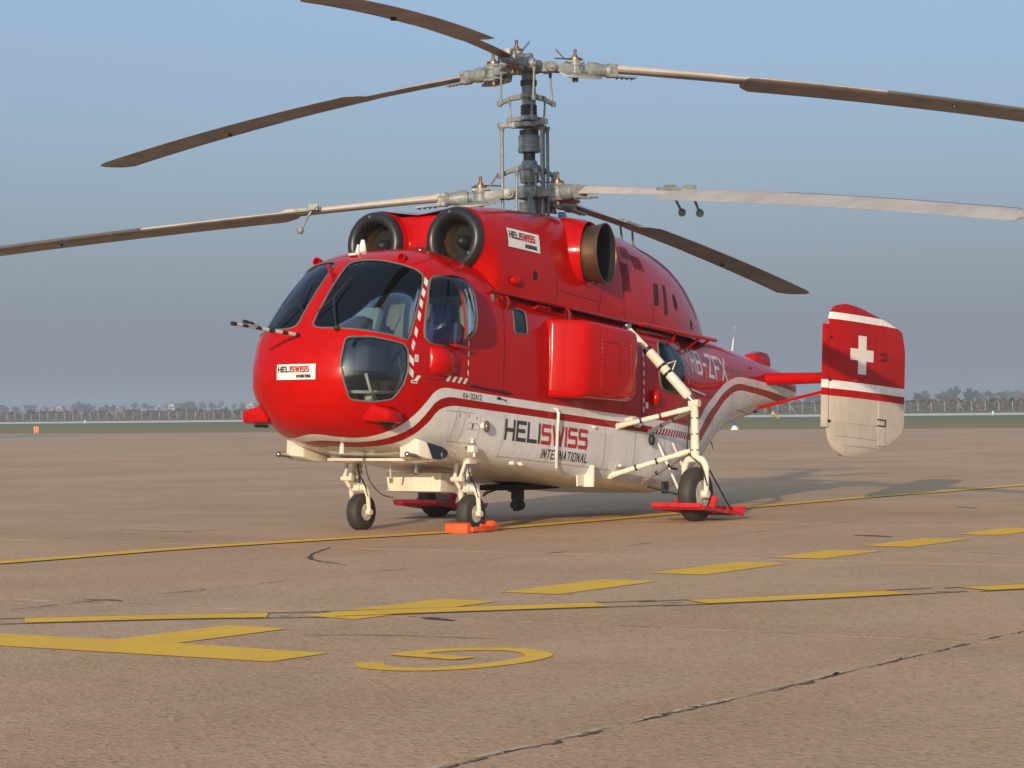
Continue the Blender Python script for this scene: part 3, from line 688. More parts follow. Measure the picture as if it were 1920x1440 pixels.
for u_, v_, a_, b_ in ((1.10,2.63,.055,.10),(-2.30,2.525,.045,.055),(1.62,2.42,.035,.06)):
    D = Decal(**CS); D.off = .004; ring = [D.pt(u_+a_*math.cos(R(24*k)), v_+b_*math.sin(R(24*k))) for k in range(15)]
    D.mb.add([D.pt(u_, v_)]+ring, [[0, 1+k, 1+(k+1) % 15] for k in range(15)]); D.build('cowling_port_hole', M_SOOT_HOLE, cowl)  # flat black disc, the shade of a hole put into its colour
D = Decal(**CS); D.off = 0.0025
for st in ([(-1.85,2.28),(-1.85,2.60)],[(-.95,2.28),(-.72,2.95),(-.6,3.2)],[(-.35,2.28),(-.35,2.9),(-.30,3.2)],[(-1.85,2.42),(-.95,2.40)],[(.35,2.28),(.42,2.5)]): D.stroke(st, .009, False)
D.build('panel_gaps', M_SEAM, cowl)
# deck rail along the cowling foot and the cargo door track
b = MB(); b.path([(3.2,.95,2.262),(1.8,.965,2.252),(.3,.965,2.245),(-1.2,.90,2.24)], .014, 6); b.build('cowling_drip_rail', M_DRED, heli)
b = MB(); b.path([(.12,1.04,2.235),(-.6,1.05,2.235),(-1.35,1.02,2.24),(-1.85,.99,2.245)], .026, 6); rail = b.build('cargo_door_rail', M_RED, heli)
for x, y in ((-.75,.90),(-1.35,.80),(-1.62,.74)):
    b = MB(); b.path([(x,1.03,2.23),(x-.05,y+.06,2.12),(x-.1,y,2.14)], .017, 6); b.build('rail_bracket', M_DRED, rail)
b = MB(); b.path([(3.6,1.01,1.24),(3.2,1.015,1.225),(2.8,1.01,1.215)], .011, 6); b.build('door_slide_rail', M_DARK, heli)
b = MB(); b.bar((-1.50,.865,1.62),(-2.05,.76,1.60),.02,.02); b.build('door_slide_rail', M_WHITE, heli)
# small fittings on the port side
def scoop(x, y, z, sc_=1.0):
    for s_ in (1, -1):
        b = MB(); n = 14; rings = []
        for dx, r_, h_ in ((.10,.06,.075),(.11,.045,.06),(.06,.045,.06)):
            rings.append([(x+dx*sc_, s_*(y+.035*sc_+r_*sc_*.75*math.cos(2*math.pi*k/n)), z+h_*sc_*math.sin(2*math.pi*k/n)) for k in range(n)])
        rings.insert(0, [(x-.12*sc_, s_*(y-.02+.03*math.cos(2*math.pi*k/n)), z+.04*math.sin(2*math.pi*k/n)) for k in range(n)])
        b.loft(rings, True, True, False); o = b.build('air_scoop', M_RED, heli, sharp=60)
        b = MB(); b.loft([[(x+.062*sc_, s_*(y+.035*sc_+.05*sc_*.75*math.cos(2*math.pi*k/n)), z+.062*sc_*math.sin(2*math.pi*k/n)) for k in range(n)]], True, True, False); b.build('scoop_mouth', M_SOOT_HOLE, o)  # flat black disc painted in for the shade inside the scoop
scoop(2.80, .93, 2.165); scoop(1.55, .93, 2.165, 1.1)
b = MB(); b.ball((2.70,.955,2.42), .07, (1.2,.6,.7)); b.build('cowling_blister', M_RED, heli)
b = MB(); b.path([(2.30,.93,2.17),(2.28,.98,2.20),(2.02,.98,2.20),(2.0,.93,2.17)], .012, 6); b.build('grab_handle', M_RED, heli)
for s_ in (1, -1):
    b = MB(); rings = []
    for x, yo, hh in ((4.285,.965,.13),(4.27,1.0,.145),(4.22,1.055,.155),(4.13,1.085,.16),(4.02,1.08,.155),(3.92,1.05,.14),(3.83,1.01,.115),(3.76,.985,.08)):
        rings.append([(x, s_*(.93+(yo-.93)*abs(math.sin(math.pi*k/12))**.55), 1.44-hh*math.cos(math.pi*k/12)) for k in range(13)])
    b.loft(rings, False, True, True); b.build('door_blister', M_RED, heli, sharp=60)
    b = MB(); b.path([(4.0,s_*1.08,1.60),(3.72,s_*1.06,1.60)], .018, 8); b.path([(4.02,s_*1.0,1.62),(4.0,s_*1.08,1.60)], .01, 6); b.path([(3.70,s_*1.0,1.62),(3.72,s_*1.06,1.60)], .01, 6); b.build('door_handle', M_RED, heli)
b = MB(); b.lathe([(.032,0),(.034,.02),(.03,.035)], (3.31,.985,.845), (0,1,0), 14); lp = b.build('side_lamp', M_WHITE, heli)
b = MB(); b.ball((3.29,1.03,.84), .05, (.7,.7,1.3)); b.build('lamp_lens', mat('amber brown lens', (.10,.065,.045), .18), lp)
b = MB(); b.box((3.40,.94,.60),(.09,.08,.07)); b.tube((3.40,.96,.57),(3.40,.96,.52),.014); b.tube((3.41,.94,.66),(3.41,.94,.71),.018,.008); b.build('static_port_fitting', M_WHITE, heli, bevel=.008)
b = MB(); b.path([(1.9,1.0,1.13),(1.9,1.03,1.12),(1.9,1.05,1.08),(1.88,1.03,.80),(1.80,.98,.58),(1.76,.96,.50)], .017, 8); b.build('fuel_vent_pipe', M_WHITE, heli)
b = MB(); b.box((1.03,.93,.45),(.02,.16,.24)); b.box((1.10,.88,.40),(.16,.02,.12), Matrix.Rotation(R(8),3,'Y')); b.build('tie_down_bracket', M_WHITE, heli)
for x in (2.66, 2.50):
    b = MB(); b.tube((x,.93,.50),(x,.985,.50),.022); b.build('drain_fitting', M_WHITE, heli)
b = MB(); b.tube((.30,1.0,1.115),(.30,1.10,1.115),.055); b.tube((.12,1.0,1.10),(.12,1.06,1.10),.05); b.build('strut_socket', M_WHITE, heli)
b = MB(); b.ball((-.20,1.05,.93), .05, (.8,.8,1.4)); b.build('lower_lamp', M_DARK, heli)
b = MB(); b.tube((1.06,1.0,.99),(1.06,1.03,.99),.018); b.tube((.45,.99,.60),(.45,1.03,.60),.02); b.bar((.55,1.0,.585),(.45,1.0,.585),.012,.012); b.build('skin_studs', M_WHITE, heli)
b = MB(); b.ball((-.28,1.03,1.42), .085, (.5,.7,1.1)); b.build('door_latch_blister', M_RED, heli)
D = Decal(**SIDE); D.off = .006; D.quad((2.12,1.80),(2.19,1.80),(2.19,1.93),(2.12,1.93)); D.build('orange_patch', M_ORANGE, hull)

# ------------------------------------------------------------------ side tanks
for s_ in (1, -1):
    b = MB(); rings = []
    for x, yo, zt_, zb_ in ((2.04,.97,2.085,1.25),(2.04,1.01,2.085,1.25),(2.03,1.03,2.088,1.247),(1.96,1.12,2.09,1.245),(1.89,1.21,2.09,1.245),(1.83,1.28,2.09,1.25),(1.78,1.315,2.09,1.255),(1.70,1.332,2.09,1.26),(1.1,1.335,2.088,1.28),(.80,1.335,2.085,1.29),(.71,1.325,2.08,1.30),(.67,1.30,2.07,1.31),(.65,1.25,2.05,1.325),(.645,.97,2.05,1.325)):
        m5 = lambda q: max(.94, q); rd = .055 if x > .75 else .08
        sec = [(.93,zt_)]+[(m5(yo-rd+rd*math.sin(R(15*k))), zt_-rd+rd*math.cos(R(15*k))) for k in range(7)]+[(m5(yo+.006), zt_-.3),(m5(yo+.008),(zt_+zb_)/2),(m5(yo+.004), zb_+.28)]+[(m5(yo-rd*1.4+rd*1.4*math.cos(R(15*k))), zb_+rd*1.4-rd*1.4*math.sin(R(15*k))) for k in range(7)]+[(.93,zb_)]
        rings.append([(x, s_*y, z) for y, z in sec])
    b.loft(rings, False, True, True); tk = b.build('side_tank', M_RED, heli, sharp=38)
    b = MB()
    for q in ([(1.45,1.355,1.90),(1.45,1.356,1.55)],[(1.10,1.355,1.90),(1.10,1.356,1.55)],[(1.45,1.355,1.90),(1.10,1.355,1.90)]): b.path([(p[0], s_*(p[1]-.007), p[2]) for p in q], .005, 4)
    b.build('tank_seam', M_DRED, tk)
for tk in [o for o in COL.objects if o.name.startswith('side_tank')]:
    s_ = 1 if tk.data.vertices[5].co.y > 0 else -1; b = MB()
    for x, y in ((2.005,1.065),(1.93,1.16),(1.50,1.342),(.85,1.342)):
        for k in range(16):
            q = Vector((x, s_*y, 1.31+.046*k)); b.ball(q, .009, (1,1,1), 6, 3)
    o = b.build('rivet_rows', M_RED, tk, sharp=80); o['kind'] = 'stuff'
# ------------------------------------------------------------------ rivet rows: far too many to pick apart, one part per skin
def rivets(name, lines, bv, d, parent, m, step=.05, r_=.011):
    b = MB(); D = Decal(bv, (0,0,0), *d, off=0.0)
    for pts in lines:
        for i in range(len(pts)-1):
            a, c_ = pts[i], pts[i+1]; l_ = math.hypot(c_[0]-a[0], c_[1]-a[1]); n = max(1, int(l_/step))
            for k in range(n):
                u, v = lerp(a[0],c_[0],k/n), lerp(a[1],c_[1],k/n); p = D.o+D.U*u+D.V*v; h = bv.ray_cast(p+D.d*1.2, -D.d)
                if h[0] is None: continue
                nn, uu, vv = frame(h[1]); b.add([h[0]+nn*r_*.55]+[h[0]+(uu*math.cos(q*math.pi/3)+vv*math.sin(q*math.pi/3))*r_ for q in range(6)], [[0,1+q,1+(q+1)%6] for q in range(6)])
    o = b.build(name, m, parent, recalc=False, sharp=80); o['kind'] = 'stuff'; return o
SD = ((-1,0,0),(0,0,1),(0,1,0)); FR = ((0,1,0),(0,0,1),(1,0,0))
rivets('rivet_rows', [[(-3.58,2.2),(-3.6,1.3)],[(-2.98,2.2),(-2.98,1.2)],[(-2.92,2.2),(-2.92,1.2)],[(-2.1,2.2),(-2.1,1.2)],[(-.45,2.1),(-.45,1.2)],[(-.39,2.1),(-.39,1.2)],[(-3.55,1.26),(-.2,1.25)],[(-3.5,2.2),(.0,2.17)],[(1.55,2.3),(4.9,2.2)],[(1.55,2.0),(3.2,2.0)],[(2.2,2.35),(2.2,1.5)],[(3.2,2.35),(3.2,1.4)],[(4.2,2.3),(4.2,1.6)],[(.12,2.1),(.12,1.26)],[(1.3,1.9),(1.36,1.3)]], BV, SD, hull, M_RED)
rivets('rivet_rows', [[(-2.88,.98),(-2.88,.5)],[(-2.92,.98),(-2.92,.5)],[(-1.96,.98),(-1.96,.5)],[(-.8,.98),(-.8,.5)],[(-.12,.98),(-.12,.5)],[(.6,.98),(.6,.5)],[(-3.9,.63),(.8,.53)],[(-3.8,.97),(-3.35,.97)]], BV, SD, hull, M_WHITE, .055, .009)
rivets('rivet_rows', [[(-.6,1.56),(.45,1.56)],[(-.45,.95),(.5,.95)],[(.44,.95),(.44,1.56)],[(-.35,1.56),(-.35,.95)],[(.10,1.72),(.10,2.35)],[(-.10,1.72),(-.10,2.35)],[(-.4,.86),(.4,.86)]], BV, FR, hull, M_RED, .055, .010)
rivets('rivet_rows', [[(-1.82,2.3),(-1.82,3.1)],[(-.92,2.3),(-.70,2.95)],[(-.98,2.3),(-.78,2.95)],[(-.32,2.3),(-.32,3.1)],[(-2.9,2.31),(1.2,2.31)],[(.35,2.3),(.45,3.0)],[(1.2,2.3),(1.2,3.0)],[(-2.95,2.6),(-1.9,2.6)]], BVC, SD, cowl, M_RED, .055, .010)
# ------------------------------------------------------------------ nose fittings
for s_ in (1, -1):
    b = MB(); rings = []
    for x, y0, y1, z0, z1 in ((4.55,.62,.80,.78,.90),(4.66,.62,.92,.775,.95),(4.78,.60,.93,.775,.93),(4.86,.58,.90,.79,.90)):
        rings.append([(x, s_*y0, z0),(x, s_*y1, z0),(x, s_*y1, z0+.11),(x, s_*(y0+.05), z1+.06),(x, s_*y0, z1+.05)])
    b.loft(rings, True, True, True); hl = b.build('headlight_fairing', M_RED, heli, bevel=.02)
    b = MB(); b.lathe([(.075,0),(.08,.012),(.06,.03)], (4.70, s_*.78, .768), (0,0,-1), 18); b.build('landing_lamp', M_DGLASS, hl)
    # lamp pods under the nose
    b = MB(); rings = []
    for x, y0, y1, z0, z1 in ((4.22,.60,.82,.47,.66),(4.10,.58,.88,.44,.62),(3.90,.56,.90,.43,.58),(3.74,.60,.86,.47,.55)):
        rings.append([(x, s_*y0, z0),(x, s_*y1, z0+.02),(x, s_*y1, z1),(x, s_*y0, z1)])
    b.loft(rings, True, True, True); pod = b.build('lamp_pod', M_CREAM if s_ < 0 else M_WHITE, heli, bevel=.02)
    b = MB(); b.prism([(4.135,s_*.868,.625),(3.93,s_*.903,.592),(3.80,s_*.884,.562),(3.77,s_*.878,.53),(3.82,s_*.888,.495),(3.95,s_*.905,.465),(4.06,s_*.893,.465)], (0,0,0), (0,s_*.010,0)); b.build('pod_window', M_DGLASS, pod)
    b = MB(); b.path([(4.10,s_*.80,.48),(4.36,s_*.80,.49)], .022, 10); b.ball((4.37,s_*.80,.49), .03); b.build('probe', M_STEEL, pod)
    # eyebrow scoops
    b = MB(); b.lathe([(.0,-.14),(.03,-.09),(.048,0),(.05,.015),(.036,.015),(.034,-.03)], (4.20, s_*.53, 2.49), (1,0,.08), 14, False); b.build('cabin_vent', M_RED, heli, sharp=60)
b = MB(); b.box((2.92,0,.275),(.30,.68,.20), None, (1.15,1.04)); b.build('belly_equipment_box', M_CREAM, heli, bevel=.015)
b = MB(); b.lathe([(.05,0),(.05,.10),(.03,.12)], (3.1,.05,.47), (0,0,-1), 14); b.build('belly_lamp', M_STEEL, heli)
b = MB(); b.box((3.72,0,.462),(.46,1.0,.035)); b.build('belly_pan', M_WHITE, heli, bevel=.02)
b = MB(); b.path([(3.6,.05,.46),(3.45,-.03,.30)], .012, 6); b.build('drain_tube', M_CREAM, heli)
b = MB(); b.path(catmull([(3.75,-.15,.42),(3.7,-.12,.25),(3.62,-.02,.12),(3.55,.08,.09)], 5), .006, 5); b.build('static_wick', M_DARK, heli)
b = MB(); b.lathe([(.0,.12),(.02,.1),(.028,0)], (4.62,.18,.48), (0,0,1), 10); b.build('blade_aerial', M_CREAM, heli)
# air data booms
M_STRIPE = bpy.data.materials.new('boom stripes'); M_STRIPE.use_nodes = True
N, L = grp_nodes(M_STRIPE); tc = N.new('ShaderNodeTexCoord'); sp = N.new('ShaderNodeSeparateXYZ'); L.new(tc.outputs['Object'], sp.inputs[0])
mm = N.new('ShaderNodeMath'); mm.operation = 'MULTIPLY'; mm.inputs[1].default_value = 5.0; L.new(sp.outputs[0], mm.inputs[0])
fr = N.new('ShaderNodeMath'); fr.operation = 'FRACT'; L.new(mm.outputs[0], fr.inputs[0])
L.new(mixc(N, L, gt(N, L, fr.outputs[0], .55), (.62,.60,.56), (.02,.02,.022)), N['Principled BSDF'].inputs['Base Color'])
b = MB(); b.path([(5.02,-.02,1.62),(5.6,-.04,1.625),(6.10,-.05,1.63)], [.021,.018,.015], 12); b.path(catmull([(5.72,-.04,1.625),(5.80,-.02,1.64),(5.9,.02,1.65),(6.02,.03,1.655)], 5), .013, 10); bo = b.build('air_data_boom', M_STRIPE, heli)
b = MB(); b.tube((6.09,-.05,1.63),(6.15,-.05,1.63),.020); b.tube((6.01,.03,1.655),(6.07,.03,1.655),.017); b.build('boom_tip', M_DARK, bo)
b = MB(); b.box((5.06,-.02,1.63),(.08,.10,.09)); b.build('boom_bracket', M_WHITE, bo, bevel=.01)
# wipers
for s_ in (1, -1):
    b = MB(); p0 = snap((5.03, s_*.38, 1.66), off=.03); p1 = snap((4.86, s_*.20, 2.0), off=.035); p2a = snap((4.98, s_*.10, 1.84), off=.03); p2b = snap((4.66, s_*.26, 2.24), off=.03)
    b.path([p0, p0.lerp(p1,.5)+Vector((.015,0,.015)), p1], .009, 6); b.path([p2a, p1, p2b], .007, 6); b.ball(p0, .03); b.build('wiper', M_DARK, heli)
b = MB(); p0 = snap((4.62,.02,2.28)); b.path([p0+Vector((-.02,.02,-.02)), p0+Vector((.10,.0,.03))], .012, 6); b.path([p0+Vector((.06,-.06,.10)), p0+Vector((.11,.05,-.08))], .014, 6); b.build('sight_bracket', M_RED, heli)
# roof aerials
b = MB(); b.tube((4.24,.0,2.52),(4.22,.0,2.64),.028,.016); b.box((4.27,.0,2.53),(.11,.09,.02)); b.build('roof_aerial', M_WHITE, heli)
b = MB(); b.lathe([(.045,0),(.035,.07),(.018,.13)], (3.98,-.12,2.60), (0,0,1), 14); b.build('roof_beacon', M_PLAQ, heli)
b = MB(); b.tube((3.72,.42,2.56),(3.72,.42,2.64),.018); b.build('roof_stub', M_STEEL, heli)
# spine aerials and tail details
b = MB(); b.path([(-3.0,0,2.40),(-3.12,0,2.72)], [.010,.004], 6); b.build('whip_aerial', M_DARK, heli)
b = MB(); b.path([(-4.25,0,2.32),(-4.32,0,2.70)], [.014,.004], 6); b.build('whip_aerial', M_PLAQ, heli)
b = MB(); b.tube((-2.04,0,3.12),(-2.04,0,3.17),.04); bc = b.build('beacon', M_DARK, heli)
b = MB(); b.ball((-2.04,0,3.20), .05, (1,1,1.2)); b.build('beacon_lens', M_RLAMP, bc)
b = MB(); rings = []
for x, h_ in ((-5.25,.12),(-5.15,.17),(-4.95,.175),(-4.78,.12)): rings.append([(x,-.10,2.22),(x,.10,2.22),(x,.085,2.26+h_),(x,-.085,2.26+h_)])
b.loft(rings, True, True, True); b.build('tail_fairing', M_RED, heli, bevel=.03)
b = MB(); b.path([(-5.15,.12,1.72),(-5.22,.14,1.62),(-5.4,.14,1.58)], .03, 8); b.build('tail_skid', M_CREAM, heli)
b = MB(); b.path([(-3.35,.15,1.22),(-3.5,.15,1.02)], [.012,.004], 6); b.build('whip_aerial', M_DARK, heli)
b = MB(); b.path([(-3.9,.42,2.10),(-3.96,.42,2.13),(-4.05,.40,2.11)], .008, 6); b.build('wire_guide', M_RED, heli)

# ------------------------------------------------------------------ tail plane and fins
TOE = R(15); FC = 1.6
def fth(s): return .055*(2.969*math.sqrt(max(s,0))-1.26*s-3.516*s*s+2.843*s**3-1.015*s**4)*1.25+.003
def finpt(s, z, t, sg, yc=1.70, xc=-4.77):
    x = xc + FC*(.5-s)*math.cos(TOE) ; y = yc - FC*(.5-s)*math.sin(TOE)
    return Vector((x - t*math.sin(TOE)*0 , sg*(y + t), z))
for sg in (1, -1):
    b = MB(); b.path([(-4.55,sg*.25,2.02),(-4.62,sg*1.0,2.03),(-4.66,sg*1.62,2.035)], [.085,.075,.07], 16)
    tp = b.build('tailplane', M_RED, heli, sharp=40)
    b = MB(); b.path([(-4.66,sg*1.25,2.034),(-4.663,sg*1.47,2.034)], .086, 14); b.build('tailplane_collar', mat('olive collar', (.10,.10,.075), .5), tp)
    b = MB(); b.path([(-4.45,sg*.24,1.62),(-4.62,sg*1.52,1.93)], .02, 8); b.build('tailplane_strut', M_RED, tp)
    b = MB(); b.box((-4.45,sg*.24,1.60),(.10,.06,.06)); b.build('strut_foot', M_DARK, tp)
    out = [(0,1.32),(0,2.0),(.02,2.70),(.05,2.86),(.11,2.93),(.19,2.955),(.30,2.945),(.55,2.87),(.85,2.75),(.95,2.695),(.99,2.60),(1.0,2.45),(1.0,1.45),(.985,1.37),(.93,1.30),(.70,1.13),(.45,1.03),(.28,.985),(.20,.99),(.12,1.05),(.05,1.17)]
    b = MB(); n = 22; rows = []
    top = [(.0,2.70),(.02,2.80),(.06,2.88),(.12,2.93),(.19,2.955),(.30,2.945),(.55,2.87),(.85,2.75),(.95,2.695),(.985,2.62),(1.0,2.45)]
    bot = [(.0,1.32),(.03,1.20),(.08,1.10),(.15,1.02),(.22,.985),(.30,.988),(.45,1.03),(.70,1.13),(.93,1.30),(.985,1.37),(1.0,1.45)]
    ss = [0,.008,.03,.07,.12,.2,.3,.4,.5,.6,.66,.70,.74,.8,.9,.96,1.0]
    for s in ss:
        th = fth(s)
        za, zb_ = pw(s, bot), pw(s, top)
        k_ = 14; zs = [za + (zb_-za)*(0.5-0.5*math.cos(math.pi*j/k_)) for j in range(k_+1)]
        f_ = lambda j: th*(max(0.06, math.sin(math.pi*j/k_))**.35)
        rows.append([finpt(s, zs[j], f_(j), sg) for j in range(k_+1)] + [finpt(s, zs[j], -f_(j), sg) for j in range(k_, -1, -1)])
    b.loft(rows, True, True, True); fin = b.build('tail_fin', M_FIN, heli, sharp=50)
    # fixed leading-edge slat
    b = MB(); rows = []
    for z in (1.34,1.5,2.0,2.6,2.66): rows.append([finpt(-.085,z,.020,sg), finpt(-.055,z,.045,sg), finpt(-.025,z,.055,sg), finpt(-.055,z,.033,sg)])
    b.loft(rows, True, True, True); b.build('fin_slat', M_FIN, fin)
    for z in (1.42,1.95,2.5):
        b = MB(); b.bar(finpt(-.03,z,.06,sg), finpt(.03,z,.03,sg), .012, .03); b.build('slat_bracket', M_DARK, fin)
    # rudder strip and hinges
    b = MB(); rows = []
    for z in (1.16,1.6,2.2,2.79): rows.append([finpt(.615,z,fth(.615)+.004,sg), finpt(.72,z,fth(.72)+.004,sg), finpt(.72,z,fth(.72)-.004,sg), finpt(.615,z,fth(.615)-.004,sg)])
    b.loft(rows, True, True, True); b.build('rudder_strip', M_FIN, fin)
    for z in (1.50, 2.36):
        b = MB(); b.path([finpt(.60,z,.06,sg), finpt(.69,z+.0,.075,sg), finpt(.70,z-.08,.06,sg), finpt(.60,z-.08,.06,sg)], .009, 6); b.build('rudder_horn', M_DARK, fin)
    for z in (1.24,1.42,1.13):
        b = MB(); b.path([finpt(.08 if z>1.2 else .15,z,fth(.08),sg), finpt(.3,z-.005,fth(.3),sg), finpt(.60,z-.01,fth(.6),sg)], .003, 4); b.build('fin_seam', M_SEAMW, fin)
    b = MB(); b.ball(finpt(.30,1.97,fth(.3),sg), .03, (1.4,1,1)); b.build('position_lamp', M_RLAMP, fin)
    # Swiss cross
    b = MB(); e = .083; sz = .105
    for (a0, a1, z0, z1) in ((.375-.054,.375+.054,2.06,2.56),(.375-.152,.375-.054,2.235,2.385),(.375+.054,.375+.152,2.235,2.385)):
        b.add([finpt(a0,z0,fth(a0)+.004,sg), finpt(a1,z0,fth(a1)+.004,sg), finpt(a1,z1,fth(a1)+.004,sg), finpt(a0,z1,fth(a0)+.004,sg)], [[0,1,2,3]])
    b.build('swiss_cross', M_WINK, fin)
# ------------------------------------------------------------------ mast and rotors (world coordinates, the mast stands upright)
XM = .6468
def W(x, y, z): return Vector((x, y, z))
mast_prof = [(.11,3.2),(.11,3.5),(.135,3.52),(.135,3.60)]
b = MB(); b.lathe([(.15,3.25),(.15,3.55),(.12,3.56),(.12,3.64),(.06,3.65),(.06,5.0),(.08,5.03),(.08,5.14)], W(XM,0,0), (0,0,1), 24); mast = b.build('rotor_mast', M_MAST, heli, world=True)
for pr_ in ([(.105,3.86),(.105,3.90),(.112,3.91),(.112,4.0),(.105,4.01),(.10,4.06),(.085,4.11)], [(.12,4.205),(.128,4.215),(.128,4.26),(.122,4.265),(.122,4.38),(.128,4.385),(.12,4.401)], [(.08,4.75),(.08,4.82),(.09,4.825),(.09,4.885),(.08,4.89),(.08,4.975)]):
    b = MB(); b.lathe(pr_, W(XM,0,0), (0,0,1), 24); b.build('mast_collar', M_MAST, mast, world=True)
for pr_ in ([(.068,4.10),(.068,4.21)], [(.11,4.40),(.11,4.46)], [(.088,4.56)]+[q for k in range(5) for q in ((.09,4.575+.035*k),(.097,4.59+.035*k),(.09,4.605+.035*k))]+[(.088,4.75)], [(.095,4.972),(.095,5.032)]):
    b = MB(); b.lathe(pr_, W(XM,0,0), (0,0,1), 24); b.build('mast_boot', M_DARK, mast, world=True)
def ring_arms(z, azs, r_, drop, nm, wd=.06, ht=.055, core=.12):
    b = MB(); b.lathe([(core*.8,z-.03),(core,z-.025),(core,z+.025),(core*.8,z+.03)], W(XM,0,0), (0,0,1), 24)
    for a in azs:
        d = Vector((math.cos(a), math.sin(a), 0)); p0 = W(XM,0,z)+d*core*.7; p1 = W(XM,0,z-drop*.25)+d*r_*.6; p2 = W(XM,0,z-drop)+d*r_
        b.bar(p0, p1, wd, ht); b.bar(p1, p2, wd*.8, ht*.8); b.tube(p2-Vector((0,0,.03)), p2+Vector((0,0,.03)), .03); b.tube(p1-d.cross(Vector((0,0,1)))*.035, p1+d.cross(Vector((0,0,1)))*.035, .027)
    return b.build(nm, M_YOKE, mast, world=True, bevel=.006)
AZU = [R(257.9), R(17.9), R(137.9)]; AZL = [R(303.1), R(65.6), R(183.1)]
LINKA = [a+R(22) for a in AZU]; LINKL = [a-R(22) for a in AZL]
ring_arms(4.855, LINKA, .36, .07, 'rotating_yoke', core=.095)
ring_arms(4.60, LINKA, .24, .02, 'swashplate_star', wd=.05, core=.10)
ring_arms(4.52, [R(-60), R(60), R(180)], .33, .0, 'swashplate', wd=.08, ht=.07, core=.17)
ring_arms(4.03, LINKL, .36, .07, 'rotating_yoke', core=.13)
def rods(pairs, nm, r_=.014):
    for p, q in pairs:
        b = MB(); p, q = Vector(p), Vector(q); b.tube(p, q, r_, n=8); e = (q-p).normalized()
        b.tube(p, p+e*.05, r_*1.7, r_*1.2, n=8); b.tube(q-e*.05, q, r_*1.2, r_*1.7, n=8); b.build(nm, M_YOKE, mast, world=True)
rods([((XM+.345*math.cos(a), .345*math.sin(a), 4.80), (XM+.33*math.cos(a+.05), .33*math.sin(a+.05), 5.14)) for a in LINKA], 'pitch_link', .013)
rods([((XM+.22*math.cos(a), .22*math.sin(a), 4.60), (XM+.24*math.cos(a), .24*math.sin(a), 4.83)) for a in LINKA], 'pitch_link', .012)
rods([((XM+.345*math.cos(a), .345*math.sin(a), 3.98), (XM+.33*math.cos(a), .33*math.sin(a), 3.74)) for a in LINKL], 'pitch_link', .013)
rods([((XM+.31*math.cos(a), .31*math.sin(a), 3.42), (XM+.31*math.cos(a), .31*math.sin(a), 4.50)) for a in (R(-60), R(180))], 'control_rod', .02)
rods([((XM+.21*math.cos(a), .21*math.sin(a), 3.42), (XM+.21*math.cos(a), .21*math.sin(a), 4.50)) for a in (R(75), R(125))], 'control_rod', .02)
rods([((XM+.18*math.cos(a), .18*math.sin(a), 3.42), (XM+.16*math.cos(a), .16*math.sin(a), 3.98)) for a in (R(-30), R(150))], 'control_rod', .016)
b = MB(); b.bar((XM+.10,.06,3.80),(XM+.24,.20,3.40),.07,.035); b.bar((XM-.2,.3,3.5),(XM-.05,.42,3.42),.08,.06); b.build('scissor_link', M_MAST, mast, world=True, bevel=.006)

